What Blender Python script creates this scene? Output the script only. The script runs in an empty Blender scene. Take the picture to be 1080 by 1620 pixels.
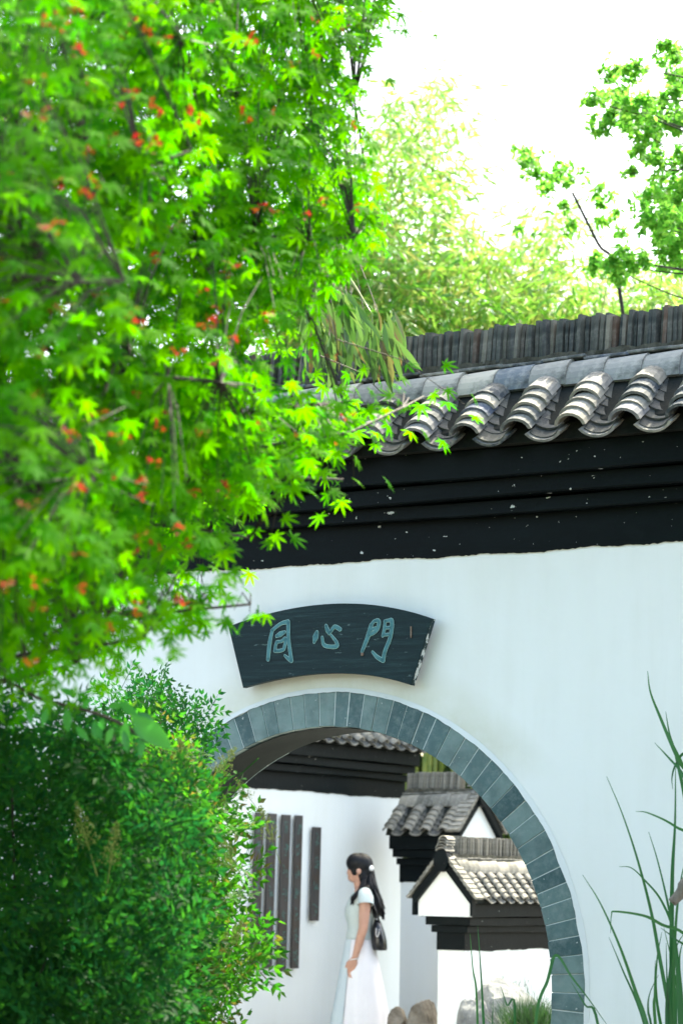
import bpy, bmesh, math, random
import numpy as np
from mathutils import Vector, Matrix, Euler
random.seed(7)
rng = np.random.default_rng(11)
PI = math.pi; R = math.radians
scn = bpy.context.scene
COL = scn.collection

# ------------------------------------------------------------------ camera
W, H = 1080, 1620
FPX, PITCH, ROLL = 3920.17, 0.14937615, 0.01803329
CAM = Vector((0, 0, 1.6))
_F = Vector((0, math.cos(PITCH), math.sin(PITCH)))
_R0 = Vector((1, 0, 0)); _U0 = _R0.cross(_F)
_R = math.cos(ROLL)*_R0 + math.sin(ROLL)*_U0
_U = -math.sin(ROLL)*_R0 + math.cos(ROLL)*_U0
cd = bpy.data.cameras.new('camera'); cam = bpy.data.objects.new('camera', cd); COL.objects.link(cam)
m = Matrix((( _R.x, _U.x, -_F.x, CAM.x), (_R.y, _U.y, -_F.y, CAM.y), (_R.z, _U.z, -_F.z, CAM.z), (0, 0, 0, 1)))
cam.matrix_world = m
cd.sensor_fit = 'VERTICAL'; cd.sensor_height = 36; cd.sensor_width = 24
cd.lens = FPX/H*36
cd.clip_end = 800
cd.dof.use_dof = True; cd.dof.focus_distance = 10.7; cd.dof.aperture_fstop = 4.2
scn.camera = cam
# ------------------------------------------------------------------ sky, sun, exposure
SUN_EL = R(56); SUN_H = Vector((0.50, 0.87, 0)).normalized()      # horizontal direction towards the sun
w = bpy.data.worlds.new('World'); scn.world = w; w.use_nodes = True
nt = w.node_tree; bg = nt.nodes['Background']
sky = nt.nodes.new('ShaderNodeTexSky'); sky.sky_type = 'NISHITA'; sky.sun_disc = False
sky.sun_elevation = SUN_EL; sky.sun_rotation = math.atan2(SUN_H.x, SUN_H.y)
sky.air_density = 1.0; sky.dust_density = 4.0; sky.ozone_density = 1.0
nt.links.new(sky.outputs[0], bg.inputs[0]); bg.inputs[1].default_value = 0.15
sd = bpy.data.lights.new('sun', 'SUN'); sd.energy = 2.6; sd.angle = R(0.6); sd.color = (1, .95, .86)
so = bpy.data.objects.new('sun', sd); COL.objects.link(so)
tosun = (SUN_H*math.cos(SUN_EL) + Vector((0, 0, math.sin(SUN_EL)))).normalized()
so.rotation_euler = tosun.to_track_quat('Z', 'Y').to_euler(); so.location = (0, 10, 20)
scn.view_settings.view_transform = 'Standard'; scn.view_settings.look = 'None'
scn.view_settings.exposure = 2.5
scn.view_settings.use_white_balance = True; scn.view_settings.white_balance_temperature = 7300; scn.view_settings.white_balance_tint = 4; scn.view_settings.gamma = 1
scn.view_settings.use_curve_mapping = False

def px(x, y, Y):
    """point of the place seen at photo pixel (x, y), Y metres ahead of the camera"""
    d = _F + _R*((x-W/2)/FPX) - _U*((y-H/2)/FPX)
    return CAM + d*(Y/d.y)
def to_px(P):
    q = Vector(P)-CAM; d = q.dot(_F)
    return (W/2+FPX*q.dot(_R)/d, H/2-FPX*q.dot(_U)/d)

# ------------------------------------------------------------------ helpers
def empty(name, loc=(0, 0, 0), rz=0):
    o = bpy.data.objects.new(name, None); COL.objects.link(o); o.location = loc; o.rotation_euler = (0, 0, rz)
    o.empty_display_size = .1
    return o
def tag(o, label=None, cat=None, group=None, kind=None):
    if label: o['label'] = label
    if cat: o['category'] = cat
    if group: o['group'] = group
    if kind: o['kind'] = kind
    return o
def link(name, me, parent=None, mat=None, loc=None, rot=None, scale=None):
    o = bpy.data.objects.new(name, me); COL.objects.link(o)
    if mat is not None and len(me.materials) == 0: me.materials.append(mat)
    if parent: o.parent = parent
    if loc is not None: o.location = loc
    if rot is not None: o.rotation_euler = rot
    if scale is not None: o.scale = scale
    return o
def from_bm(name, bm, mat, parent=None, smooth=False, recalc=True, **k):
    if recalc: bmesh.ops.recalc_face_normals(bm, faces=bm.faces)
    me = bpy.data.meshes.new(name); bm.to_mesh(me); bm.free()
    if smooth: me.polygons.foreach_set('use_smooth', [True]*len(me.polygons))
    return link(name, me, parent, mat, **k)
def box(bm, x0, x1, y0, y1, z0, z1, bev=0):
    vs = [bm.verts.new(p) for p in ((x0,y0,z0),(x1,y0,z0),(x1,y1,z0),(x0,y1,z0),(x0,y0,z1),(x1,y0,z1),(x1,y1,z1),(x0,y1,z1))]
    fs = [bm.faces.new([vs[i] for i in f]) for f in ((3,2,1,0),(4,5,6,7),(0,1,5,4),(1,2,6,5),(2,3,7,6),(3,0,4,7))]
    if bev:
        es = list({e for f in fs for e in f.edges})
        bmesh.ops.bevel(bm, geom=es, offset=bev, segments=1, affect='EDGES')
    return vs
def prism(bm, pts, a0, a1, axis='x'):
    """polygon pts (p,q) extruded along axis. axis x: pts are (y,z); axis y: pts are (x,z)"""
    def mk(a): return [bm.verts.new((a, p, q) if axis == 'x' else (p, a, q)) for p, q in pts]
    A = mk(a0); B = mk(a1); n = len(pts)
    bm.faces.new(A[::-1]); bm.faces.new(B)
    for i in range(n):
        j = (i+1) % n; bm.faces.new((A[i], A[j], B[j], B[i]))
def tube(bm, pts, rads, n=6, cap=True):
    pts = [Vector(p) for p in pts]; rings = []
    if not hasattr(rads, '__len__'): rads = [rads]*len(pts)
    up = Vector((.31, .22, .93)).normalized()
    for i, p in enumerate(pts):
        t = (pts[min(i+1, len(pts)-1)]-pts[max(i-1, 0)])
        t = t.normalized() if t.length > 1e-9 else Vector((0, 0, 1))
        a = t.cross(up)
        if a.length < .05: a = t.cross(Vector((1, 0, 0)))
        a.normalize(); b = t.cross(a)
        rings.append([bm.verts.new(p+(a*math.cos(k*2*PI/n)+b*math.sin(k*2*PI/n))*rads[i]) for k in range(n)])
    for A, B in zip(rings, rings[1:]):
        for k in range(n):
            bm.faces.new((A[k], A[(k+1) % n], B[(k+1) % n], B[k]))
    if cap:
        bm.faces.new(rings[0][::-1]); bm.faces.new(rings[-1])
def spline(pts, n=8):
    P = [Vector(p) for p in pts]
    P = [P[0]*2-P[1]]+P+[P[-1]*2-P[-2]]; out = []
    for i in range(1, len(P)-2):
        for k in range(n):
            t = k/n; a, b, c, d = P[i-1], P[i], P[i+1], P[i+2]
            out.append(.5*((2*b)+(-a+c)*t+(2*a-5*b+4*c-d)*t*t+(-a+3*b-3*c+d)*t**3))
    out.append(P[-2]); return out
def scatter_mesh(name, V, Fc, M, L, tints=None):
    """one mesh of N copies of (V, Fc) with matrices M (N,3,3) and locations L (N,3)"""
    V = np.asarray(V, float); N = len(L); k = len(V)
    P = np.einsum('nij,kj->nki', M, V)+np.asarray(L)[:, None, :]
    sizes = np.array([len(f) for f in Fc]); flat = np.concatenate([np.array(f) for f in Fc])
    loops = (flat[None, :]+(np.arange(N)*k)[:, None]).ravel()
    tot = np.tile(sizes, N); start = np.concatenate([[0], np.cumsum(tot)[:-1]])
    me = bpy.data.meshes.new(name)
    me.vertices.add(N*k); me.vertices.foreach_set('co', P.ravel())
    me.loops.add(len(loops)); me.loops.foreach_set('vertex_index', loops.astype(np.int32))
    me.polygons.add(len(tot)); me.polygons.foreach_set('loop_start', start.astype(np.int32)); me.polygons.foreach_set('loop_total', tot.astype(np.int32))
    me.update(calc_edges=True)
    at = me.attributes.new('tint', 'FLOAT', 'FACE')
    t = rng.random(N) if tints is None else np.asarray(tints)
    at.data.foreach_set('value', np.repeat(t, len(Fc)).astype(np.float32))
    return me
def frames(dirs, nrm, scale, flip=0):
    """matrices with local Y along dirs, Z near nrm"""
    d = np.asarray(dirs, float); d /= np.linalg.norm(d, axis=1, keepdims=True)
    n = np.asarray(nrm, float); x = np.cross(d, n); x /= np.linalg.norm(x, axis=1, keepdims=True)+1e-9
    z = np.cross(x, d)
    return np.stack([x, d, z], -1)*np.asarray(scale)[:, None, None]
def mat_to_obj(o, M3, loc):
    o.matrix_local = Matrix.Translation(Vector(loc)) @ Matrix([list(map(float, r)) for r in M3]).to_4x4()
def rnd(a, b): return a+(b-a)*random.random()

# ------------------------------------------------------------------ materials
class NT:
    def __init__(s, name):
        s.m = bpy.data.materials.new(name); s.m.use_nodes = True; s.t = s.m.node_tree
        s.b = s.t.nodes['Principled BSDF']; s.out = s.t.nodes['Material Output']
    def n(s, typ, **k):
        o = s.t.nodes.new('ShaderNode'+typ)
        for a, v in k.items(): setattr(o, a, v)
        return o
    def l(s, a, b): s.t.links.new(a, b)
    def coord(s, which='Object'):
        return s.n('TexCoord').outputs[which]
    def noise(s, scale, detail=5, rough=.6, vec=None, sc=None):
        o = s.n('TexNoise'); o.inputs['Scale'].default_value = scale; o.inputs['Detail'].default_value = detail; o.inputs['Roughness'].default_value = rough
        v = vec or s.coord()
        if sc:
            mp = s.n('Mapping'); mp.inputs['Scale'].default_value = sc; s.l(v, mp.inputs[0]); v = mp.outputs[0]
        s.l(v, o.inputs['Vector']); return o.outputs['Fac']
    def ramp(s, fac, stops, interp='LINEAR'):
        o = s.n('ValToRGB'); o.color_ramp.interpolation = interp; e = o.color_ramp.elements
        while len(e) < len(stops): e.new(.5)
        for q, (p, c) in zip(e, stops):
            q.position = p; q.color = (*c, 1) if len(c) == 3 else c
        s.l(fac, o.inputs[0]); return o.outputs[0]
    def mix(s, fac, a, b, mode='MIX'):
        o = s.n('Mix'); o.data_type = 'RGBA'; o.blend_type = mode
        for q, v in ((0, fac), (6, a), (7, b)):
            if hasattr(v, 'links') or hasattr(v, 'is_linked'): s.l(v, o.inputs[q])
            else: o.inputs[q].default_value = v if q == 0 else (*v, 1)
        return o.outputs[2]
    def math(s, op, a, b=0, clamp=False):
        o = s.n('Math', operation=op); o.use_clamp = clamp
        for q, v in ((0, a), (1, b)):
            if hasattr(v, 'is_linked'): s.l(v, o.inputs[q])
            else: o.inputs[q].default_value = v
        return o.outputs[0]
    def bump(s, h, strength=.3, dist=.01):
        o = s.n('Bump'); o.inputs['Strength'].default_value = strength; o.inputs['Distance'].default_value = dist
        s.l(h, o.inputs['Height']); s.l(o.outputs[0], s.b.inputs['Normal']); return o.outputs[0]
    def rand(s): return s.n('ObjectInfo').outputs['Random']
    def tint(s):
        a = s.n('Attribute'); a.attribute_name = 'tint'
        return s.math('FRACT', s.math('ADD', a.outputs['Fac'], s.rand()))
    def base(s, c, rough=.6, spec=.4):
        if hasattr(c, 'is_linked'): s.l(c, s.b.inputs['Base Color'])
        else: s.b.inputs['Base Color'].default_value = (*c, 1)
        s.b.inputs['Roughness'].default_value = rough; s.b.inputs['Specular IOR Level'].default_value = spec
        return s.m

def m_plaster(name, tone=(.86, .88, .86), stain=(.55, .53, .42), amount=.35, crown=None):
    n = NT(name)
    big = n.noise(.9, 6, .65); streak = n.noise(2.2, 5, .6, sc=(2.5, 2.5, .35)); fine = n.noise(60, 4)
    f = n.ramp(n.math('MULTIPLY', big, streak), [(.20, (0, 0, 0)), (.42, (1, 1, 1))])
    c = n.mix(n.math('MULTIPLY', f, amount*.5), tone, stain)
    c = n.mix(n.ramp(n.noise(14, 6, .75), [(.72, (0, 0, 0)), (.8, (.35,)*3)]), c, (.42, .43, .38))
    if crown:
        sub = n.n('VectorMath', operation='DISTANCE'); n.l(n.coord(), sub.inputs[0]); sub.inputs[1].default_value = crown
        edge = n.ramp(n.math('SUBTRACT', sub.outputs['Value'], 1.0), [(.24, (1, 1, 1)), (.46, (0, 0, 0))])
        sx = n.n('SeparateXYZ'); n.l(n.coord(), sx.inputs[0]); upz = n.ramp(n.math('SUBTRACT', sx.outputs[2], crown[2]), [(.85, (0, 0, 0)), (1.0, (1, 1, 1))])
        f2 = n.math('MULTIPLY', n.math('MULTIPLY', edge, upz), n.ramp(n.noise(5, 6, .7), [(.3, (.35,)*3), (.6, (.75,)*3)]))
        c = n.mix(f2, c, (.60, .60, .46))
    # hairline cracks and grime washed down from the cornice
    wv = n.n('TexVoronoi'); wv.feature = 'DISTANCE_TO_EDGE'; wv.inputs['Scale'].default_value = 1.1
    wrp = n.n('VectorMath', operation='ADD'); nz = n.n('TexNoise'); nz.inputs['Scale'].default_value = 2.5; n.l(n.coord(), nz.inputs['Vector']); n.l(n.coord(), wrp.inputs[0]); n.l(nz.outputs['Color'], wrp.inputs[1]); n.l(wrp.outputs[0], wv.inputs['Vector'])
    ck = n.math('MULTIPLY', n.ramp(wv.outputs['Distance'], [(0, (1, 1, 1)), (.004, (0, 0, 0))]), n.ramp(n.noise(1.3, 3), [(.62, (0, 0, 0)), (.68, (.22,)*3)]))
    c = n.mix(ck, c, (.42, .45, .42))
    c = n.mix(n.ramp(n.noise(1.6, 6, .7, sc=(6, 6, .35)), [(.55, (0, 0, 0)), (.80, (.22,)*3)]), c, (.66, .69, .62))
    v = n.n('TexVoronoi'); v.inputs['Scale'].default_value = 2.1; n.l(n.coord(), v.inputs['Vector'])
    c = n.mix(n.ramp(v.outputs['Distance'], [(.0, (.7,)*3), (.012, (0, 0, 0))]), c, (.16, .15, .14))
    n.bump(n.math('ADD', n.math('MULTIPLY', n.noise(3.0, 4), 1.0), n.math('MULTIPLY', fine, .08)), .35, .012)
    return n.base(c, .75, .2)
def m_black(name='black_paint'):
    n = NT(name)
    a = n.noise(3, 6, .7, sc=(.5, .5, 2)); c = n.ramp(a, [(.3, (.0008, .0024, .0032)), (.7, (.0022, .0060, .0072))])
    c = n.mix(n.ramp(n.noise(6, 5, .7, sc=(1, 1, 1.6)), [(.55, (0, 0, 0)), (.75, (.3,)*3)]), c, (.007, .014, .015))
    ch = n.math('MULTIPLY', n.noise(23, 3, .55, sc=(1, 1, 1.5)), n.ramp(n.noise(1.7, 3), [(.42, (.82,)*3), (.62, (1.02,)*3)])); c = n.mix(n.ramp(ch, [(.715, (0, 0, 0)), (.725, (1, 1, 1))]), c, (.55, .57, .56))
    ch2 = n.noise(70, 2, .5, sc=(.5, 1, 1)); c = n.mix(n.ramp(ch2, [(.76, (0, 0, 0)), (.77, (1, 1, 1))]), c, (.4, .42, .4))
    n.bump(n.noise(14, 6, .7), .5, .006)
    return n.base(c, .5, .10)
def m_tile(name, cols, rough=.55, worn=.6):
    n = NT(name)
    r = n.rand(); c = n.ramp(r, [(i/(len(cols)-1) if len(cols) > 1 else 0, k) for i, k in enumerate(cols)])
    pat = n.noise(22, 6, .7); c = n.mix(n.ramp(pat, [(.45, (0, 0, 0)), (.70, (worn,)*3)]), c, (.42, .41, .37))
    c = n.mix(n.ramp(n.noise(9, 5, .7), [(.5, (0, 0, 0)), (.72, (.8,)*3)]), c, (.045, .05, .045))
    c = n.mix(n.ramp(n.noise(48, 4, .7), [(.62, (0, 0, 0)), (.75, (.5,)*3)]), c, (.10, .10, .055))
    n.bump(n.noise(80, 5, .7), .4, .003)
    return n.base(c, max(rough, .72), .18)
def m_brick():
    n = NT('slate_brick')
    c = n.ramp(n.rand(), [(0, (.035, .085, .092)), (.2, (.08, .15, .155)), (.55, (.13, .21, .205)), (1, (.17, .255, .245))])
    c = n.mix(n.ramp(n.noise(26, 6, .75), [(.45, (0, 0, 0)), (.75, (.55,)*3)]), c, (.27, .32, .31))
    c = n.mix(n.ramp(n.noise(9, 4, .6), [(.45, (0, 0, 0)), (.7, (.5,)*3)]), c, (.035, .07, .075))
    c = n.mix(n.ramp(n.noise(55, 3, .6), [(.70, (0, 0, 0)), (.74, (.8,)*3)]), c, (.6, .62, .6))
    n.bump(n.noise(60, 5, .7), .35, .003)
    return n.base(c, .55, .35)
def m_leaf(name, cols, tcols, trans=.5, rough=.4, spec=.5):
    n = NT(name); t = n.tint()
    k = len(cols)-1
    c = n.ramp(t, [(i/k, q) for i, q in enumerate(cols)]); c2 = n.ramp(t, [(i/k, q) for i, q in enumerate(tcols)])
    n.base(c, rough, spec)
    tr = n.n('BsdfTranslucent'); n.l(c2, tr.inputs[0])
    mx = n.n('MixShader'); mx.inputs[0].default_value = trans
    n.l(n.b.outputs[0], mx.inputs[1]); n.l(tr.outputs[0], mx.inputs[2]); n.l(mx.outputs[0], n.out.inputs[0])
    return n.m
def m_plain(name, c, rough=.6, c2=None, scale=20, spec=.4, bump=.2):
    n = NT(name)
    col = n.ramp(n.noise(scale, 5, .65), [(.3, c), (.7, c2 or c)])
    if bump: n.bump(n.noise(scale*3, 5, .7), bump, .004)
    return n.base(col, rough, spec)
def m_wood(name, a, b, scale=8):
    n = NT(name)
    g = n.noise(scale, 6, .7, sc=(6, 6, .5)); c = n.ramp(g, [(.3, a), (.7, b)])
    n.bump(g, .5, .004); return n.base(c, .65, .3)

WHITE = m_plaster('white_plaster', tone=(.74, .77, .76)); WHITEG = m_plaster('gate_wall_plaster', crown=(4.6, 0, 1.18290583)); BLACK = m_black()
TILE = m_tile('roof_tile_clay', [(.03, .045, .06), (.09, .10, .10), (.13, .14, .135), (.27, .255, .21), (.045, .07, .12), (.34, .32, .27), (.065, .075, .075)])
CAPT = m_tile('cap_tile_clay', [(.07, .11, .16), (.26, .26, .24), (.42, .40, .34), (.12, .15, .18), (.50, .47, .39), (.16, .19, .22)], .5)
PANT = m_tile('shaded_pan_tile', [(.03, .035, .035), (.07, .075, .07), (.05, .055, .06), (.10, .10, .085)], .7, .3)  # darker palette: shade of the valleys between covers put into the colour
SLAT = m_tile('stacked_tile_clay', [(.022, .03, .03), (.06, .068, .062), (.03, .04, .042), (.11, .11, .095), (.04, .048, .046), (.22, .20, .16), (.035, .042, .045), (.07, .078, .07), (.026, .034, .036), (.15, .145, .12), (.05, .058, .055), (.12, .075, .055)], .8, .22)
TILE2 = m_tile('weathered_roof_tile', [(.10, .10, .085), (.17, .165, .14), (.22, .21, .18), (.14, .14, .12), (.30, .28, .23)], .65)
MORTAR = m_plain('roof_mortar', (.035, .034, .026), .9, (.12, .115, .09), 25, .2, .6)
BED = m_plain('dark_roof_bed', (.006, .010, .010), .9, (.022, .024, .020), 18, .2, .6)
JOINT = m_plain('lime_joint', (.40, .48, .47), .85, (.62, .66, .65), 20, .2)
BRICK = m_brick()

# ------------------------------------------------------------------ walls with tiled copings
BETA = math.atan2(.25, .27)
def barrel_mesh(name, r=.078, length=.118, th=.011, a_max=72, taper=.93, up=True, n=8):
    bm = bmesh.new(); rings = []
    for (yy, sc, t0) in ((0, 1, 1), (length, taper, 1)):
        ro = []; ri = []
        for i in range(n+1):
            a = R(-a_max+2*a_max*i/n); rr = r*sc
            for lst, q in ((ro, rr), (ri, rr-th)):
                x = q*math.sin(a); z = q*math.cos(a)-r*math.cos(R(a_max))
                if not up: z = -z
                lst.append(bm.verts.new((x, yy, z)))
        rings.append((ro, ri))
    (o0, i0), (o1, i1) = rings
    for i in range(n):
        bm.faces.new((o0[i], o0[i+1], o1[i+1], o1[i])); bm.faces.new((i0[i], i0[i+1], i1[i+1], i1[i]))
        bm.faces.new((o0[i], o0[i+1], i0[i+1], i0[i])); bm.faces.new((o1[i], o1[i+1], i1[i+1], i1[i]))
    for k in (0, n): bm.faces.new((o0[k], i0[k], i1[k], o1[k]))
    bmesh.ops.recalc_face_normals(bm, faces=bm.faces)
    me = bpy.data.meshes.new(name); bm.to_mesh(me); bm.free(); return me
def cap_mesh(name, L, flat=False):
    """ridge-side cap: curved in y-z, long in x; front bottom edge at (0,0), top at (.10,.115)"""
    bm = bmesh.new(); n = 6; prof = []
    for i in range(n+1):
        t = i/n; a = PI/2*t*.9
        prof.append((.105*(1-math.cos(a)) , .118*math.sin(a)))
    th = .012
    outer = prof; inner = [(y+th, z-th*.5) for y, z in prof]
    V = []
    for x, s in ((0, 1.0), (L*.5, 1.03), (L, 1.06)):
        V.append(([bm.verts.new((x, y-(s-1)*.10, z*s)) for y, z in outer], [bm.verts.new((x, y, z)) for y, z in inner]))
    for (o0, i0), (o1, i1) in zip(V, V[1:]):
        for i in range(n):
            bm.faces.new((o0[i], o0[i+1], o1[i+1], o1[i])); bm.faces.new((i0[i], i0[i+1], i1[i+1], i1[i]))
        for k in (0, n): bm.faces.new((o0[k], i0[k], i1[k], o1[k]))
    for o, ii in (V[0], V[-1]):
        for i in range(n): bm.faces.new((o[i], o[i+1], ii[i+1], ii[i]))
    bmesh.ops.recalc_face_normals(bm, faces=bm.faces)
    me = bpy.data.meshes.new(name); bm.to_mesh(me); bm.free(); return me
def slat_mesh(w_=.016, d=.12, h=.16):
    bm = bmesh.new(); n = 3      # a slightly curved tile standing on edge
    rings = []
    for i in range(n+1):
        t = i/n; bow = .010*math.sin(PI*t)
        y = d*(t-.5)
        rings.append([bm.verts.new((bow-w_/2, y, 0)), bm.verts.new((bow+w_/2, y, 0)), bm.verts.new((bow+w_/2, y, h)), bm.verts.new((bow-w_/2, y, h*.99))])
    for A, B in zip(rings, rings[1:]):
        for k in range(4): bm.faces.new((A[k], A[(k+1) % 4], B[(k+1) % 4], B[k]))
    bm.faces.new(rings[0]); bm.faces.new(rings[-1])
    bmesh.ops.recalc_face_normals(bm, faces=bm.faces)
    me = bpy.data.meshes.new('ridge_slat'); bm.to_mesh(me); bm.free(); return me

def ragged_band(x0, x1, y, z0, z1, amp, step=.012, thick=.006, tilt=0):
    """painted lower band, its bottom edge brushed unevenly"""
    bm = bmesh.new(); n = max(2, int((x1-x0)/step)); top = []; bot = []; tb = []; bb = []
    ph = [rnd(0, 6) for _ in range(4)]
    for i in range(n+1):
        x = x0+(x1-x0)*i/n
        z = z0+tilt*(x-x0)+amp*(.5*math.sin(x*5.1+ph[0])+.5*math.sin(x*13+ph[1])+.25*math.sin(x*37+ph[2])+rnd(-.45, .45))
        top.append(bm.verts.new((x, y, z1))); bot.append(bm.verts.new((x, y, z)))
        tb.append(bm.verts.new((x, y+thick, z1))); bb.append(bm.verts.new((x, y+thick, z)))
    for i in range(n):
        bm.faces.new((bot[i], bot[i+1], top[i+1], top[i])); bm.faces.new((bb[i], bb[i+1], bot[i+1], bot[i]))
        bm.faces.new((tb[i], tb[i+1], bb[i+1], bb[i])); bm.faces.new((top[i], top[i+1], tb[i+1], tb[i]))
    return bm

def tiled_wall(name, label, loc, rz, L, s, zb, pitch, phase, tile_mat, cap_len, slat_pitch, body=None,
               ends=(False, False), vis=None, group=None, tiltband=0, zbase=-.2, bandm=BLACK):
    """local axes: x along the wall, front face y=0, back y=T, band bottom at zb"""
    root = empty(name, loc, rz); tag(root, label, 'wall', group)
    T = .36*s; e0 = (.03*s if ends[0] == 'plain' else .10*s) if ends[0] else 0; e1 = .10*s if ends[1] else 0
    vis = vis or (0, L)
    if body is None:
        bm = bmesh.new(); box(bm, 0, L, 0, T, zbase, zb+.17*s, .006); from_bm('wall_body', bm, WHITE, root)
    # painted band
    bm = ragged_band(-.006, L+.006, -.007, zb, zb+.165*s, .006, tilt=tiltband); 
    o = from_bm('painted_band', bm, bandm, root)
    for en, xx, sg in ((ends[0], 0, -1), (ends[1], L, 1)):
        if en:
            bm = bmesh.new(); xa, xb = sorted((xx+sg*.007, xx+sg*.001)); box(bm, xa, xb, -.007, T+.007, zb+.003, zb+.165*s); from_bm('painted_band', bm, bandm, root)
    # stepped courses
    for nm, dz0, dz1, ov, eo in (('cornice_course', .16, .222, .065, .4), ('cornice_course', .225, .30, .12, .72), ('fascia', .302, .425, .17, 1.0)):
        bm = bmesh.new(); x0 = -e0*eo; x1 = L+e1*eo
        nseg = max(1, int(L/.35)); 
        box(bm, x0, x1, -ov*s, T+ov*s, zb+dz0*s, zb+dz1*s, .005*s)
        es = [e for e in bm.edges if abs(e.verts[0].co.x-e.verts[1].co.x) > L*.5]
        bmesh.ops.subdivide_edges(bm, edges=es, cuts=nseg*3, use_grid_fill=True)
        for v in bm.verts: v.co.z += .0035*s*math.sin(v.co.x*3.1+dz0*40)+rnd(-.0015, .0015)*s; v.co.y += rnd(-.001, .001)
        from_bm(nm, bm, BLACK, root)
    # gable body, deck under the tiles
    zf = zb+.42*s; ye = -.27*s; ym = T/2; zr = zb+.80*s
    def sl(y): return zb+.435*s+(y-ye)*.25/.27      # underside line of the tiles
    bm = bmesh.new(); prism(bm, [(ye+.080*s, sl(ye+.080*s)-.012*s), (0.0, sl(0)-.002*s), (ym-.07*s, zb+.80*s), (ym+.07*s, zb+.80*s), (T, sl(0)-.002*s), (T-ye-.080*s, sl(ye+.080*s)-.012*s), (T-ye-.080*s, sl(ye+.080*s)-.03*s), (ym, zb+.74*s), (ye+.080*s, sl(ye+.080*s)-.03*s)][:7]+[(T-ye-.05*s, zf+.004), (ye+.05*s, zf+.004)], -e0*1.2, L+e1*1.2)
    from_bm('roof_bed', bm, BED, root)
    for k, (en, xx, sg) in enumerate(((ends[0], 0, -1), (ends[1], L, 1))):
        if not en or en == 'plain': continue
        xo = xx+sg*.10*s
        # white gable panel
        a, b = sorted((xo, xo+sg*.028*s))
        bm = bmesh.new(); prism(bm, [(-.17*s, zb+.304*s), (T+.17*s, zb+.304*s), (T+.17*s, sl(-.17*s)+.0), (ym, zb+.79*s), (-.17*s, sl(-.17*s)+.0)], a, b)
        from_bm('gable_panel', bm, WHITE, root)
        # black rake boards, proud of the panel, tile edge on top of them
        a, b = sorted((xo+sg*.004, xo+sg*.075*s))
        for side in (0, 1):
            pts = [(-.235*s, sl(-.235*s)+.015*s), (ym, zb+.845*s), (ym, zb+.745*s), (-.195*s, sl(-.195*s)-.085*s), (-.195*s, zb+.31*s), (-.225*s, zb+.31*s), (-.225*s, sl(-.225*s)-.02*s)]
            if side: pts = [(T-y, z) for y, z in pts]
            bm = bmesh.new(); prism(bm, pts, a, b); from_bm('rake_board', bm, BLACK, root)
            q = 9
            for i in range(q):        # tiles lying down the rake
                t = (i+.5)/q; y = -.27*s+(ym+.27*s-.04*s)*t
                if side: y = T-y
                yy = y if not side else T-y
                bm = bmesh.new(); hl = .045*s
                c = Vector((0, y, sl(yy)+.032*s)); d = Vector((0, 1, .25/.27 if not side else -.25/.27)).normalized()
                nn = Vector((0, -d.z, d.y)) if d.y > 0 else Vector((0, d.z, -d.y))
                if nn.z < 0: nn = -nn
                pr = [(-1, 0.0), (1, -.25), (1, .25), (-1, .55)]
                A = [bm.verts.new(Vector((xo-sg*.05*s, 0, 0))+c+d*(u_*hl*(1 if not side else -1))+nn*(v_*.05*s)) for u_, v_ in pr]
                B = [bm.verts.new(Vector((xo+sg*.095*s, 0, 0))+c+d*(u_*hl*(1 if not side else -1))+nn*(v_*.05*s)) for u_, v_ in pr]
                bm.faces.new(A); bm.faces.new(B[::-1])
                for j in range(4): bm.faces.new((A[j], A[(j+1) % 4], B[(j+1) % 4], B[j]))
                from_bm('rake_tile', bm, tile_mat, root)
        # round boss under the ridge and the curled tiles stacked on it
        bm = bmesh.new(); bmesh.ops.create_cone(bm, cap_ends=True, segments=20, radius1=.105*s, radius2=.098*s, depth=.05*s, matrix=Matrix.Translation((xo+sg*.085*s, ym, zb+.80*s)) @ Matrix.Rotation(PI/2*sg, 4, 'Y'))
        from_bm('ridge_boss', bm, BLACK, root)
        cm = barrel_mesh('curled_tile', .085, .15, .012, 70, .97, n=6); cm.materials.append(tile_mat)
        for i in range(5):
            o = link('curled_tile', cm, root, None, (xo+sg*(.11-.008*i)*s, ym+rnd(-.006, .006), zb+(.885+.026*i)*s), (0, 0, PI/2*sg+rnd(-.06, .06)), (s*(1-.05*i), s, s*.62))
    # pan and cover tiles on the front slope
    cov = barrel_mesh('cover_tile', .073, .118, .0145, 82); pan = barrel_mesh('pan_tile', .088, .125, .011, 55, 1.0, up=False)
    cov.materials.append(tile_mat); pan.materials.append(PANT)
    k = pitch/.245; x = phase
    while x > -e0: x -= pitch
    x += pitch
    slope_len = .315*s; nc = 5; step = slope_len/nc
    def place(me, nm, x, i, hoff, lift):
        yy = ye+math.cos(BETA)*step*i; zz = zb+.447*s+math.sin(BETA)*step*i
        nrm = Vector((0, -math.sin(BETA), math.cos(BETA)))*hoff
        o = link(nm, me, root, None, (x+rnd(-.004, .004), yy+nrm.y+rnd(-.003, .003), zz+nrm.z), (BETA-lift+rnd(-.03, .03), rnd(-.03, .03), rnd(-.035, .035)), (k*rnd(.97, 1.03), s*step/.066, s*k*rnd(.88, 1.0) if s*k < .8 else rnd(.78, .88)))
    edge = (-e0, L+e1)
    while x < L+e1+.01:
        if x > -9:
            for i in range(nc):
                place(cov, 'cover_tile', x, i, .024*s, .20)
                if x+pitch/2 < edge[1]: place(pan, 'pan_tile', x+pitch/2, i, .002*s, .12)
        x += pitch
    # drip edge: the doubled first course (thin lower tiles seen under the eave)
    x = phase
    while x > -e0: x -= pitch
    x += pitch
    pan2 = barrel_mesh('eave_tile', .094, .10, .012, 62, 1.0, up=False, n=8); pan2.materials.append(tile_mat)
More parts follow.
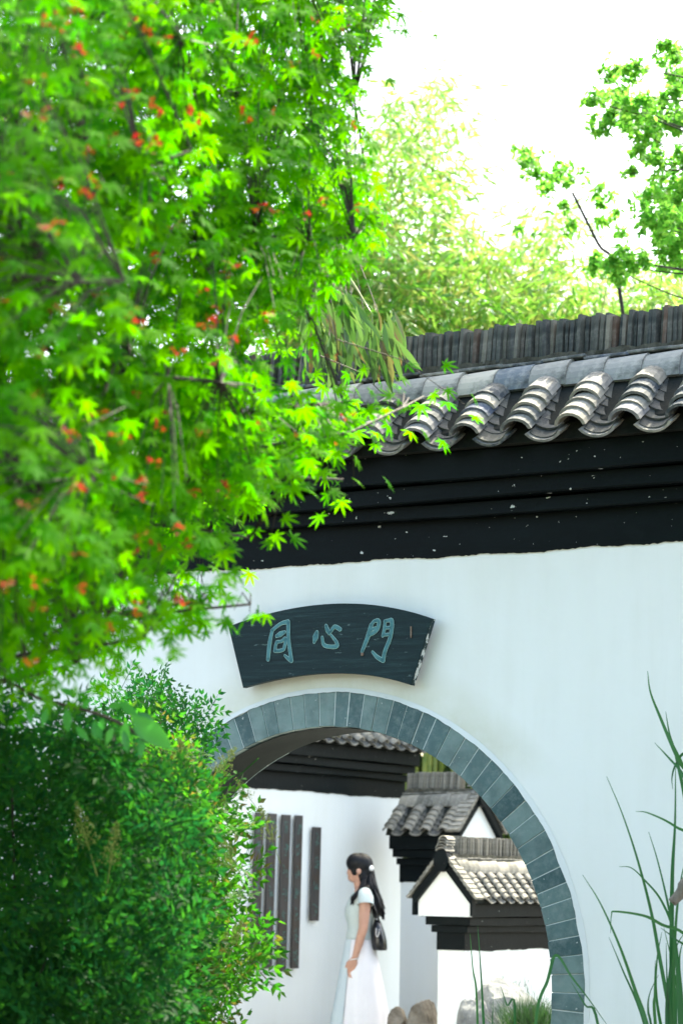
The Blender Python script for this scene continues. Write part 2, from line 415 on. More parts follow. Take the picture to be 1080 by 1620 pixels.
    while x < L+e1+.01:
        if x+pitch/2 < edge[1]:
            link('eave_tile', pan2, root, None, (x+pitch/2, ye-.016*s, zb+.444*s-.001), (BETA-.28, 0, rnd(-.03, .03)), (k, s, s*k*.8))
        x += pitch
    # cap tiles beside the ridge, both sides, and the thin tiles over them
    cm = cap_mesh('cap_tile', cap_len+.012); cm.materials.append(CAPT if tile_mat is TILE else tile_mat)
    n = int((L+e0+e1)/cap_len)+1; cl = (L+e0+e1)/n
    for side in (0, 1):
        for i in range(n):
            xa = -e0+i*cl
            if side and not (ends[0] or ends[1]): 
                if i % 1: continue
            o = link('cap_tile', cm, root, None, (xa+(0 if not side else cl), (0.0-.012*s) if not side else T+.012*s, zb+.695*s+rnd(-.004, .004)), (rnd(-.05, .02), rnd(-.012, .012), (0 if not side else PI)+rnd(-.02, .02)), (cl/cap_len, s, s))
    bm0 = bmesh.new(); box(bm0, 0, cl*1.25, -.03*s, .095*s, 0, .014*s, .003*s); tm = bpy.data.meshes.new('thin_tile'); bmesh.ops.recalc_face_normals(bm0, faces=bm0.faces); bm0.to_mesh(tm); bm0.free(); tm.materials.append(tile_mat)
    nn = int((L+e0+e1)/(cl*1.15)); cl2 = (L+e0+e1)/nn
    for i in range(nn):
        link('thin_tile', tm, root, None, (-e0+i*cl2, .085*s+rnd(-.006, .004), zb+.812*s+rnd(-.003, .004)), (R(-7)+rnd(-.04, .04), rnd(-.02, .014)-.008, rnd(-.03, .03)), (cl2/(cl*1.25)*1.06, 1, 1))
    # mortar under the stack
    bm = bmesh.new(); box(bm, -e0, L+e1, ym-.075*s, ym+.075*s, zb+.79*s, zb+.862*s)
    bmesh.ops.subdivide_edges(bm, edges=[e for e in bm.edges if abs(e.verts[0].co.x-e.verts[1].co.x) > L*.5], cuts=max(4, int(L/.03)), use_grid_fill=True)
    for v in bm.verts: v.co.y += rnd(-.012, .012)*s; v.co.z += rnd(-.008, .008)*s
    from_bm('ridge_mortar', bm, MORTAR, root)
    # the upright thin tiles of the ridge
    sm = slat_mesh(slat_pitch*.80, .115*s, .165*s); sm.materials.append(SLAT if tile_mat is TILE else tile_mat)
    x = -e0+.02*s if ends[0] in (False, 'plain') else .05*s; xe = L+e1-.02*s if not ends[1] else L-.04*s
    inside = []; outside = []; lean = 0
    while x < xe:
        lean = lean*.86+rnd(-.022, .022)
        rec = (x, ym+rnd(-.018, .012)*s, zb+(.853+rnd(-.003, .003))*s, rnd(-.03, .03), .055+lean, rnd(-.06, .06), rnd(.78, 1.10), rnd(.92, 1.04))
        (inside if vis[0] < x < vis[1] and len(inside) < 295 else outside).append(rec)
        x += slat_pitch*rnd(.92, 1.12)
    for (x, y, z, a, b, c, sx, sz) in inside:
        link('ridge_slat', sm, root, None, (x, y, z), (a, b, c), (sx, 1, sz))
    if outside:
        V = [v.co[:] for v in sm.vertices]; Fc = [list(p.vertices) for p in sm.polygons]
        M = np.array([np.array(Euler((a, b, c)).to_matrix()) @ np.diag((sx, 1, sz)) for (_, _, _, a, b, c, sx, sz) in outside])
        me = scatter_mesh('ridge_slats', V, Fc, M, np.array([q[:3] for q in outside])); o = link('ridge_slats', me, root, SLAT if tile_mat is TILE else tile_mat); o['kind'] = 'stuff'
    return root

TH = 0.55616476
C0 = Vector((-0.04233904, 10.83816738, 0)); GZ = 1.18290583; RO = 1.2558; RI = 1.10
Uw = Vector((math.cos(TH), -math.sin(TH), 0)); Nw = Vector((-math.sin(TH), -math.cos(TH), 0))
def wpt(x, y, w=0):
    """photo pixel -> wall coordinates (u, z) on the plane w metres in front of the gate wall"""
    d = px(x, y, 1)-CAM; t = ((C0-CAM).dot(Nw)+w)/d.dot(Nw); P = CAM+d*t
    return (P-C0).dot(Uw), P.z
# gate wall: local x=0 is u = -U0
UL = 4.6; U1 = 3.4; LM = UL+U1
gate_wall = tiled_wall('moon_gate_wall', 'long white garden wall pierced by the round brick moon gate, under a dark tiled coping', C0-Uw*UL, -TH, LM, 1.0, 3.0, .245, UL+.084, TILE, .176, .0225, body=True, vis=(UL-1.5, UL+2.2))
# body with the round opening
bm = bmesh.new(); N = 128; Tm = .36
def rect_hit(a, x0, x1, z0, z1):
    c, s_ = math.cos(a), math.sin(a); t = 1e9
    if c > 1e-9: t = min(t, x1/c)
    if c < -1e-9: t = min(t, x0/c)
    if s_ > 1e-9: t = min(t, z1/s_)
    if s_ < -1e-9: t = min(t, z0/s_)
    return t*c, t*s_
rx0, rx1, rz0, rz1 = -UL, U1, -.5-GZ, 3.17-GZ
angs = [2*PI*i/N for i in range(N)]+[math.atan2(b, a) % (2*PI) for a in (rx0, rx1) for b in (rz0, rz1)]
angs = sorted(angs); fr = []; 
for y in (0, Tm):
    ci = [bm.verts.new((UL+RO*math.cos(a), y, GZ+RO*math.sin(a))) for a in angs]
    ro = [bm.verts.new((UL+q[0], y, GZ+q[1])) for q in (rect_hit(a, rx0, rx1, rz0, rz1) for a in angs)]
    fr.append((ci, ro))
n_ = len(angs)
for i in range(n_):
    j = (i+1) % n_
    for ci, ro in fr: bm.faces.new((ci[i], ci[j], ro[j], ro[i]))
    bm.faces.new((fr[0][0][i], fr[0][0][j], fr[1][0][j], fr[1][0][i])); bm.faces.new((fr[0][1][i], fr[0][1][j], fr[1][1][j], fr[1][1][i]))
bmesh.ops.remove_doubles(bm, verts=bm.verts, dist=1e-5)
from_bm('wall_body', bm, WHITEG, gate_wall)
# brick ring
ring = empty('arch_ring'); ring.parent = gate_wall; ring.location = (UL, 0, GZ)
NB = 104; cuts = [0]
while len(cuts) <= NB: cuts.append(cuts[-1]+rnd(.88, 1.12))
cuts = [c/cuts[NB]*2*PI for c in cuts]
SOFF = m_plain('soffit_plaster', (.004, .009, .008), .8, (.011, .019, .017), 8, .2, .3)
bm = bmesh.new(); nn = 160
for i in range(nn):   # mortar bed behind and between the bricks
    a, b = 2*PI*i/nn, 2*PI*(i+1)/nn
    def q(r, a, y): return bm.verts.new((r*math.cos(a), y, r*math.sin(a)))
    for (r0, y0, r1, y1) in ((RI+.004, -.0035, RO-.001, -.0035), (RI+.004, -.0035, RI+.004, Tm+.0015), (RI+.004, Tm+.0015, RO-.001, Tm+.0015)):
        bm.faces.new((q(r0, a, y0), q(r0, b, y0), q(r1, b, y1), q(r1, a, y1)))
bmesh.ops.remove_doubles(bm, verts=bm.verts, dist=1e-5)
from_bm('mortar', bm, JOINT, ring, recalc=False)
for i in range(NB):
    a0, a1 = cuts[i], cuts[i+1]; g = .0019/1.15; a0 += g; a1 -= g; am = (a0+a1)/2
    ro = RO-.004+rnd(-.005, .005); ri = RI+rnd(-.0015, .0015); y0 = -.006+rnd(-.003, .002)
    bm = bmesh.new()
    pts = [(ri, a0), (ro, a0), (ro+rnd(-.004, .003), (a0+a1)/2), (ro, a1), (ri, a1)]
    P = [[bm.verts.new((r*math.cos(a), y, r*math.sin(a))) for r, a in pts] for y in (y0, Tm+.006)]
    bm.faces.new(P[0]); bm.faces.new(P[1][::-1])
    for k in range(5): bm.faces.new((P[0][k], P[0][(k+1) % 5], P[1][(k+1) % 5], P[1][k]))
    bmesh.ops.bevel(bm, geom=[e for e in bm.edges if abs(e.verts[0].co.y-e.verts[1].co.y) < 1e-6 and e.verts[0].co.y < .1], offset=.002, segments=1, affect='EDGES')
    from_bm('brick', bm, BRICK, ring)
# soffit coating inside the ring
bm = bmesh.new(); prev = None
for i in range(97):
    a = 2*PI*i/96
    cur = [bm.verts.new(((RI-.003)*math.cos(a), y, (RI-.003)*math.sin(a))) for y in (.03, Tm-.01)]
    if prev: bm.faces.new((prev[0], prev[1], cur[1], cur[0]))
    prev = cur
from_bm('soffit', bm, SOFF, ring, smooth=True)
# lime smeared over the outer brick ends
bm = bmesh.new(); nn = 420; A = []; B = []; dr = 0
for i in range(nn):
    a = 2*PI*i/nn; dr = dr*.8+rnd(-.0022, .0022)
    jag = 0; dr = max(-.006, min(.003, dr))
    A.append(bm.verts.new(((RO+.014+rnd(-.002, .002))*math.cos(a), -.002, (RO+.014)*math.sin(a))))
    B.append(bm.verts.new(((RO-.0065+dr-jag)*math.cos(a), -.0105, (RO-.0065+dr-jag)*math.sin(a))))
for i in range(nn):
    j = (i+1) % nn; bm.faces.new((A[i], A[j], B[j], B[i]))
from_bm('lime_edge', bm, WHITE, ring)

# ------------------------------------------------------------------ name board over the gate
PLQ = m_wood('board_paint', (.006, .024, .027), (.016, .045, .05), 5)
n = NT('board_edge'); c = n.ramp(n.noise(30, 4, .6), [(.52, (.012, .03, .034)), (.58, (.62, .64, .62))]); EDGE = n.base(c, .7)
n = NT('board_face')
g = n.noise(5, 8, .8, sc=(.5, 1, 9)); c = n.ramp(g, [(.3, (.0015, .012, .015)), (.52, (.005, .022, .026)), (.72, (.02, .055, .06))])
c = n.mix(n.ramp(n.noise(30, 4, .7, sc=(.35, 1, 1.2)), [(.64, (0, 0, 0)), (.72, (.7,)*3)]), c, (.16, .24, .24)); n.bump(g, .4, .003)
PFACE = n.base(c, .5, .2)
board = empty('name_board', C0, -TH); tag(board, 'dark fan-shaped wooden board carved with three Chinese characters, hung above the moon gate', 'sign')
def arc_pts(pl, pm, pr, n):
    (x0, z0), (xm, zm), (x1, z1) = pl, pm, pr
    out = []
    for i in range(n+1):
        t = i/n; l0 = (1-t)*(1-2*t); l1 = 4*t*(1-t); l2 = t*(2*t-1)
        out.append((l0*x0+l1*xm+l2*x1, l0*z0+l1*zm+l2*z1))
    return out
top = arc_pts(wpt(361, 991, .07), wpt(528, 955, .07), wpt(683, 979, .07), 20); bot = arc_pts(wpt(384, 1088, .07), wpt(523, 1065, .07), wpt(650, 1084, .07), 20)
bm = bmesh.new(); prism(bm, top+bot[::-1], -.070, -.040, 'y')
bmesh.ops.bevel(bm, geom=[e for e in bm.edges if e.verts[0].co.y < -.06 and e.verts[1].co.y < -.06], offset=.003, segments=1, affect='EDGES')
o = from_bm('board', bm, PFACE, board); o.data.materials.append(EDGE)
for p in o.data.polygons:
    if abs(p.normal.x) > .8: p.material_index = 1
GL = m_plain('carved_rim', (.26, .46, .43), .5, (.36, .58, .54), 40, .4, 0); GD = m_plain('carved_fill', (.02, .12, .14), .5, (.07, .24, .26), 25, .4, 0)
def ribbon(bm, pts, ws, y, seg=5):
    P = spline([(a, 0, b) for a, b in pts], seg); n = len(P)
    L_ = []
    for i, p in enumerate(P):
        t = (P[min(i+1, n-1)]-P[max(i-1, 0)]).normalized(); q = Vector((-t.z, 0, t.x))
        f = i/(n-1)*(len(ws)-1); k = min(int(f), len(ws)-2); ww = ws[k]+(ws[k+1]-ws[k])*(f-k)
        L_.append((bm.verts.new((p.x+q.x*ww/2, y, p.z+q.z*ww/2)), bm.verts.new((p.x-q.x*ww/2, y, p.z-q.z*ww/2))))
    for a, b in zip(L_, L_[1:]): bm.faces.new((a[0], a[1], b[1], b[0]))
    for p, ww in ((P[0], ws[0]), (P[-1], ws[-1])):
        c = [bm.verts.new((p.x+ww/2*math.cos(2*PI*k/10), y, p.z+ww/2*math.sin(2*PI*k/10))) for k in range(10)]; bm.faces.new(c)
CH = {0: [([(258, 190), (246, 250), (239, 322)], (10, 14, 12)), ([(256, 192), (295, 162), (328, 152)], (10, 10, 14)), ([(330, 155), (331, 230), (344, 328)], (13, 12, 12)), ([(344, 328), (330, 318), (314, 304)], (13, 10, 5)),
          ([(278, 217), (295, 208), (313, 199)], (10, 18, 10)), ([(279, 243), (273, 262), (270, 284)], (9, 9, 9)), ([(279, 243), (300, 240), (318, 228), (314, 262), (304, 280), (270, 284)], (8, 8, 12, 10, 10, 9))],
      1: [([(446, 244), (452, 222), (458, 200)], (8, 24, 12)), ([(482, 222), (490, 256), (520, 265), (547, 262), (546, 244), (522, 212)], (7, 11, 11, 13, 10, 5)), ([(499, 170), (506, 190), (514, 206)], (9, 15, 8)), ([(520, 198), (538, 175), (562, 186)], (8, 12, 13))],
      2: [([(702, 168), (686, 222), (661, 286)], (14, 15, 9)), ([(700, 170), (716, 150), (736, 150), (732, 180), (716, 200), (690, 214)], (9, 9, 13, 12, 11, 8)), ([(700, 190), (716, 183), (730, 180)], (7, 9, 7)),
          ([(764, 150), (762, 182), (754, 216)], (8, 10, 8)), ([(764, 150), (780, 147), (795, 150), (789, 218), (764, 285), (756, 326)], (9, 9, 13, 12, 12, 12)), ([(762, 180), (778, 179), (790, 178)], (7, 8, 7)), ([(757, 212), (772, 210), (787, 210)], (7, 8, 7)), ([(756, 327), (730, 312), (708, 288)], (14, 12, 6))]}
for ci, strokes in CH.items():
    g = empty('carved_character'); g.parent = board
    tag(g, ['first carved character 同', 'middle carved character 心', 'last carved character 門'][ci])
    for lay, (extra, y, mt) in enumerate(((6.6, -.0722, GL), (2.6, -.0738, GD))):
        bm = bmesh.new()
        for si, (pts, ws) in enumerate(strokes):
            pp = [wpt(340+a/2.842, 930+b/2.842, .072) for a, b in pts]
            ribbon(bm, pp, [max(.6, v+extra)/2.842/362*1.05 for v in ws], y-si*.00012)
        for f in bm.faces:
            f.normal_update()
            if f.normal.y > 0: f.normal_flip()
        from_bm('stroke_rim' if lay == 0 else 'stroke_fill', bm, mt, g, recalc=False)
# two old nail scars on the board
for (a, b, w_, h_) in ((650, 1000, .006, .05), (573, 1035, .012, .014)):
    u_, z_ = wpt(a, b+0, .072); bm = bmesh.new(); box(bm, u_-w_/2, u_+w_/2, -.0765, -.069, z_-h_/2, z_+h_/2, .002)
    from_bm('rusty_patch', bm, m_plain('rust', (.16, .10, .07), .8, (.32, .25, .2), 60), board)

# ------------------------------------------------------------------ ground
PAVE = m_plain('courtyard_stone', (.14, .145, .14), .85, (.22, .22, .21), 6, .2, .5)
SOIL = m_plain('garden_soil', (.05, .045, .03), .95, (.11, .09, .06), 9, .2, .8)
bm = bmesh.new(); bmesh.ops.create_grid(bm, x_segments=60, y_segments=60, size=300)
for v in bm.verts: v.co.y += 120; v.co.z = 0
g = from_bm('ground', bm, SOIL, None, recalc=False); tag(g, kind='structure')
bm = bmesh.new(); box(bm, -6, 9, 0, 11, -.05, .19); g = from_bm('courtyard_floor', bm, PAVE, None, loc=C0-Nw*.372, rot=(0, 0, -TH)); tag(g, kind='structure')
bm = bmesh.new()
for i in range(14):
    for j in range(9): 
        box(bm, -4+i*.6+.004, -4+i*.6+.596, -5.4+j*.6+.004, -5.4+j*.6+.596, .004, .05+rnd(0, .004), .003)
g = from_bm('path', bm, PAVE, None, loc=C0+Nw*.02, rot=(0, 0, -TH)); tag(g, kind='structure')

# ------------------------------------------------------------------ walls of the inner court
# A: recedes behind the gate, square to it
ROT2 = PI/2-TH
Ux2 = Vector((math.sin(TH), math.cos(TH), 0))     # along, away from us
pA = px(627, 1400, 20.8); pA.z = 0
LA = 7.5
wallA = tiled_wall('rear_court_wall', 'long white court wall seen through the gate, with dark cornice and hanging couplet boards', pA-Ux2*7.4, ROT2, LA, .9, 2.32, .186, .05, TILE2, .17, .02, vis=(3.8, 7.5), ends=(False, False))
# B: short high gabled wall
pB = px(633, 1400, 20.15); pB.z = 0
wallB = tiled_wall('high_gabled_wall', 'short higher gabled wall behind the woman, its tiled roof above the lower one', pB, -TH, .50, .87, 1.63, .168, .02, TILE2, .155, .0125, ends=('plain', True), zbase=-.2)
pC = px(687, 1400, 17.3); pC.z = 0
TC = .36*.76
# local front face is the one facing right; its near end faces us: corner (front, near) is at the right of the near end
pC2 = px(735, 1400, 17.15); pC2.z = 0
wallC = tiled_wall('low_gabled_wall', 'lower gabled white wall at the right of the court, its pointed end facing the gate', pC2, ROT2, 2.3, .76, 1.17, .14, .03, TILE2, .14, .0115, ends=(True, False), zbase=-.2, vis=(0, 2.3))
wallC.scale = (1, .76, 1)

# ------------------------------------------------------------------ couplet boards on the rear court wall
n = NT('couplet_wood'); g = n.noise(7, 6, .7, sc=(5, 5, .6)); c = n.ramp(g, [(.3, (.016, .012, .010)), (.7, (.060, .040, .030))])
c = n.mix(n.ramp(n.noise(3, 3, .6), [(.4, (0, 0, 0)), (.7, (.8,)*3)]), c, (.045, .05, .055)); n.bump(g, .5, .003); COUP = n.base(c, .5)
CARV = m_plain('couplet_carving', (.03, .085, .075), .6, (.09, .17, .15), 60, .3, .3)
nA = Uw
def on_A(x, y, w_):
    d = px(x, y, 1)-CAM; t = ((pA-CAM).dot(nA)+w_)/d.dot(nA); return CAM+d*t
cl = ['leftmost narrow couplet board on the far white wall, mostly behind the leaves', 'second narrow couplet board from the left on the far wall, behind leaf sprays', 'middle narrow couplet board of the far wall, bare greyish lower end', 'fourth narrow dark couplet board, its foot touched by a leafy sprig', 'shorter couplet board hung lower, nearest to the woman']
for i, (xa, xb, yt, yb, lean) in enumerate(((402, 417, 1285, 1530, .03), (422, 437, 1287, 1532, .03), (443.5, 459, 1289, 1537, .031), (464.5, 478, 1290, 1532, .027), (492, 507, 1308.5, 1457, .026))):
    xa += 1; xb -= 1; P0 = on_A(xa, yt, .02); P1 = on_A(xb, yt, .02); Pb = on_A((xa+xb)/2, yb, .02)
    wd = (P1-P0).length; h = P0.z-Pb.z
    b = empty('couplet_board', (P0+P1)/2, ROT2); tag(b, cl[i], 'sign', 'couplet boards on the far court wall')
    bm = bmesh.new(); box(bm, -wd/2, wd/2, -.015, 0, -h, 0, .003); 
    for v in bm.verts: v.co.x -= (lean-.012)*(-v.co.z)/.53*0.55
    from_bm('board', bm, COUP, b)
    bm = bmesh.new(); nch = int(h/.15)     # worn carving, too worn to read
    for k in range(nch):
        zc = -.10-(h-.18)*k/(nch-1)
        for q in range(9):
            cx, cz = rnd(-.030, .030), zc+rnd(-.05, .05); a = random.choice((0, 0, 1.3, .5, -.6)); l_ = rnd(.015, .04); dx, dz = math.cos(a)*l_/2, math.sin(a)*l_/2; t_ = .0045
            vs = [bm.verts.new((cx+sx*dx-sy*t_*math.sin(a)-(lean-.012)*(-cz)/.53*.55, -.0175, cz+sx*dz+sy*t_*math.cos(a))) for sx, sy in ((-1, -1), (1, -1), (1, 1), (-1, 1))]
            bm.faces.new(vs)
    for f in bm.faces:
        f.normal_update()
        if f.normal.y > 0: f.normal_flip()
    g = from_bm('worn_carving', bm, CARV, b, recalc=False); g['kind'] = 'stuff'

# ------------------------------------------------------------------ rocks, bank, kerb, grass in the court
ROCK = NT('garden_rock'); n = ROCK
c = n.ramp(n.noise(4, 7, .7), [(.3, (.10, .11, .11)), (.5, (.25, .26, .25)), (.7, (.48, .48, .45))]); c = n.mix(n.ramp(n.noise(7, 5, .7), [(.52, (0, 0, 0)), (.66, (.8,)*3)]), c, (.07, .09, .10)); n.bump(n.noise(9, 8, .75), .9, .04); ROCKM = n.base(c, .85, .2)
n = NT('brown_rock'); c = n.ramp(n.noise(6, 7, .7), [(.3, (.10, .085, .06)), (.5, (.24, .21, .17)), (.7, (.36, .33, .28))]); n.bump(n.noise(9, 8, .75), .9, .04); ROCKB = n.base(c, .9, .2)
def rock(name, label, loc, size, mat, seed, flat=.0):
    rr = random.Random(seed); bm = bmesh.new(); bmesh.ops.create_icosphere(bm, subdivisions=4, radius=1)
    planes = [(Vector((rr.gauss(0, 1), rr.gauss(0, 1), rr.gauss(0, .8))).normalized(), rr.uniform(.62, .92)) for _ in range(16)]
    for v in bm.verts:
        p = v.co.copy()
        for nn, d in planes:
            k = p.dot(nn)-d
            if k > 0: p -= nn*k*.9
        p *= 1+.03*math.sin(p.x*9+seed)*math.sin(p.z*11)+.02*math.sin(p.y*23+p.z*17)
        v.co = Vector((p.x*size[0], p.y*size[1], p.z*size[2]))
    o = from_bm(name, bm, mat, None, smooth=False, loc=loc, rot=(0, 0, seed)); tag(o, label, 'rock')
    return o
pr = px(797, 1602, 16.4); rock('garden_rock', 'large grey and white weathered boulder at the foot of the low gabled wall', pr-Vector((0, 0, .10)), (.26, .24, .32), ROCKM, 3)
pr = px(748, 1612, 16.2); rock('garden_rock', 'pale chalky boulder left of the large grey one', pr-Vector((.02, 0, .12)), (.13, .14, .30), ROCKM, 8).location
pr = px(668, 1600, 18.7); rock('garden_rock', 'brown wedge of rock leaning against the gabled pier behind the woman', pr-Vector((0, 0, .12)), (.16, .13, .25), ROCKB, 5)
pr = px(629, 1608, 18.8); rock('garden_rock', 'small dark brown lump of rock at the corner of the far walls', pr-Vector((0, 0, .05)), (.085, .09, .12), ROCKB, 12)
# planting bank and its stone kerb
bm = bmesh.new(); box(bm, -2.2, .35, 0, .35, .15, .50); 
g = from_bm('planting_bank', bm, SOIL, None, loc=px(650, 1400, 18.75)*1.0-Vector((0, 0, px(650, 1400, 18.75).z)), rot=(0, 0, -TH)); tag(g, kind='structure')
bm = bmesh.new()
for i in range(4): box(bm, -.5+i*.36+.003, -.5+i*.36+.357, -.09, -.002, .15, .545+rnd(-.004, .004), .012)
kb = px(650, 1400, 18.7); kb.z = 0
g = from_bm('stone_kerb', bm, m_plain('kerb_stone', (.34, .33, .3), .85, (.5, .49, .46), 14), None, loc=kb, rot=(0, 0, -TH)); tag(g, 'pale stone kerb edging the planting bank behind the skirt', 'kerb')
BLADE = m_leaf('grass_blade', [(.004, .022, .006), (.010, .038, .008), (.018, .055, .010)], [(.012, .055, .01), (.025, .10, .014), (.04, .13, .02)], .3, .5)
bm = bmesh.new(); bmesh.ops.create_icosphere(bm, subdivisions=3, radius=1)
for v in bm.verts: v.co = Vector((v.co.x*.6, v.co.y*.5, v.co.z*.45))
mound_loc = px(850, 1665, 15.6)-Vector((0, 0, .3))
g = from_bm('earth_mound', bm, SOIL, None, loc=mound_loc); tag(g, kind='structure')
def blade_geo():     # folded tapering blade, length 1 along Y, bending down (-Z)
    V = []; Fc = []; n = 4
    for i in range(n+1):
        t = i/n; w_ = (1-t**1.6)*.5+.02; z = -.22*t*t
        V += [(-w_, t, z), (w_, t, z)]
    for i in range(n): Fc.append([2*i, 2*i+1, 2*i+3, 2*i+2])
    return np.array(V), Fc
BV, BF = blade_geo()
def tuft(name, label, cen, rad, n, length, width, spread=.5, cat='grass'):
    L_ = np.stack([cen.x+rng.normal(0, rad, n), cen.y+rng.normal(0, rad, n), cen.z+rng.normal(0, rad*.3, n)], 1)
    d = np.stack([rng.normal(0, spread, n), rng.normal(0, spread, n), np.ones(n)], 1); nr = np.stack([rng.normal(0, 1, n), rng.normal(-.6, 1, n), rng.normal(.2, .4, n)], 1)
    ln = length*rng.uniform(.6, 1.2, n); M = frames(d, nr, np.ones(n)); M = M*np.stack([np.full(n, width), ln, ln], 1)[:, None, :]
    o = link(name, scatter_mesh(name, BV, BF, M, L_), None, BLADE); tag(o, label, cat, kind='stuff'); return o
tuft('grass', 'thick green grass tuft growing beside the boulder inside the gate', px(843, 1640, 15.5), .085, 1300, .24, .005)
tuft('grass', 'scattered dry grass along the top of the boulder bank', px(800, 1600, 16.7)+Vector((0, 0, .12)), .10, 120, .10, .003)

# ------------------------------------------------------------------ the woman
def remesh_obj(name, bm, mat, parent, voxel, smooth=6):
    me = bpy.data.meshes.new(name); bm.to_mesh(me); bm.free(); o = link(name, me, parent, mat)
    r = o.modifiers.new('r', 'REMESH'); r.mode = 'VOXEL'; r.voxel_size = voxel; r.use_smooth_shade = True
    s_ = o.modifiers.new('s', 'SMOOTH'); s_.iterations = smooth; s_.factor = .5
    return o
def ell(bm, c, r, rot=(0, 0, 0), sub=3):
    M = Matrix.Translation(c) @ Euler(rot).to_matrix().to_4x4() @ Matrix.Diagonal((*r, 1)); bmesh.ops.create_icosphere(bm, subdivisions=sub, radius=1, matrix=M)
def limb(bm, pts, rads, n=14, sy=1.0):
    P = [Vector(p) for p in pts]
    tube(bm, P, rads, n)
    for p, r in zip(P, rads): ell(bm, p, (r, r, r), sub=2)
def fade(c1): return c1
SKIN = NT('skin'); n = SKIN; n.b.inputs['Subsurface Weight'].default_value = .15; n.b.inputs['Subsurface Radius'].default_value = (.02, .008, .004); SKINM = n.base(n.ramp(n.noise(12, 4), [(.3, (.50, .27, .19)), (.7, (.60, .35, .26))]), .5, .35)
HAIR = NT('black_hair'); n = HAIR; g = n.noise(60, 3, .6, sc=(6, 6, .4)); n.bump(g, .6, .004); HAIRM = n.base(n.ramp(g, [(.3, (.0015, .002, .003)), (.7, (.006, .007, .009))]), .45, .25)
TOP = m_plain('knit_top', (.50, .58, .56), .8, (.58, .65, .63), 60, .2, .4); SKIRT = m_plain('white_skirt_cloth', (.76, .75, .78), .75, (.82, .81, .84), 6, .2, .15); SKIRT2 = m_plain('pale_blue_skirt_cloth', (.52, .62, .66), .75, (.6, .68, .71), 6, .2, .15)
wp = px(573, 1400, 19.1); GROUND_W = .19
woman = empty('person', (wp.x, wp.y, GROUND_W), R(-6))
tag(woman, 'woman with long black ponytail, white top and long white skirt walking left beyond the gate', 'person')
PPM = FPX/19.1
def wl(x, y, dy=0): return Vector(((x-573)/PPM, dy, 1.6-(y-1400.6)/PPM-GROUND_W))
bm = bmesh.new()
# head, turned a little away from us (faces -x)
hc = wl(569, 1373)
ell(bm, hc, (.088, .072, .100)); ell(bm, wl(562, 1380), (.064, .058, .075)); ell(bm, wl(558, 1389), (.040, .042, .035))
ell(bm, wl(550.5, 1381.5), (.014, .012, .014)); ell(bm, wl(551.5, 1378), (.008, .009, .02), (0, .4, 0))   # nose
ell(bm, wl(552.5, 1387), (.010, .018, .010)); ell(bm, wl(554.5, 1392.5), (.014, .018, .012))   # lips, chin
ell(bm, wl(568.5, 1379, -.072), (.018, .010, .026)); ell(bm, wl(568.5, 1379, .072), (.018, .010, .026))
limb(bm, [wl(567, 1388), wl(569, 1402), wl(573, 1412)], [.046, .043, .055])
# torso
for (x, y, rx, ry) in ((573, 1417, .070, .155), (571, 1432, .098, .140), (570, 1446, .103, .128), (570, 1462, .086, .118), (570.5, 1477, .082, .118), (571.5, 1492, .085, .115), (573, 1507, .095, .125)):
    ell(bm, wl(x, y), (rx, ry, .075))
# legs under the skirt
for sy, xf in ((-1, .09), (1, -.14)):
    hip = wl(573, 1520, .052*sy); knee = Vector((hip.x+xf*.45, .08*sy, .50)); ank = Vector((hip.x+xf*1.2, .07*sy, .085))
    limb(bm, [hip, (hip+knee)/2, knee, knee*.6+ank*.4, ank], [  .068, .064, .054, .052, .036]); limb(bm, [ank+Vector((.03, 0, -.045)), ank+Vector((-.06, 0, -.05)), ank+Vector((-.14, 0, -.062))], [.034, .034, .024])
# near arm (towards us) and far arm
def arm(sy, sh, el, wr):
    limb(bm, [sh, sh*.5+el*.5, el, el*.5+wr*.5, wr], [.047, .043, .036, .033, .023])
    d = (wr-el).normalized(); hand = wr+d*.05
    # palm
    M = Matrix.Translation(hand) @ Euler((0, math.atan2(d.x, d.z), 0)).to_matrix().to_4x4() @ Matrix.Diagonal((.036, .016, .052, 1)); bmesh.ops.create_icosphere(bm, subdivisions=2, radius=1, matrix=M)
    side = Vector((1, 0, 0)); side = (side-d*side.dot(d)).normalized()
    for k, (off, ln) in enumerate(((-.025, .068), (-.008, .077), (.009, .072), (.025, .056))):
        a = hand+d*.038+side*off; b = a+d*ln*.45+Vector((.006+.004*k, -.004*sy, 0)); c = b+d*ln*.35+Vector((.012+.006*k, .012*sy, 0)); e = c+d*ln*.22+Vector((.012, .010*sy, 0))
        limb(bm, [a, b, c, e], [.0095, .0088, .0078, .0066], 8)
    a = wr+d*.02-side*.022; b = a+d*.035-side*.022; c = b+d*.034-side*.002; limb(bm, [a, b, c], [.012, .0105, .008], 8)
arm(-1, wl(581, 1419, -.155), wl(579, 1466, -.185), wl(566.5, 1511, -.175))
arm(1, wl(573, 1419, .155), wl(569, 1466, .19), wl(560, 1508, .17))
remesh_obj('body', bm, SKINM, woman, .0062, 3)
# eyes
EYE = m_plain('eye', (.02, .015, .012), .2, None, 5, .5, 0)
for sy in (-1, 1):
    bm = bmesh.new(); ell(bm, wl(552.7, 1376, .028*sy), (.006, .012, .006), sub=2); from_bm('eye', bm, EYE, woman, smooth=True)
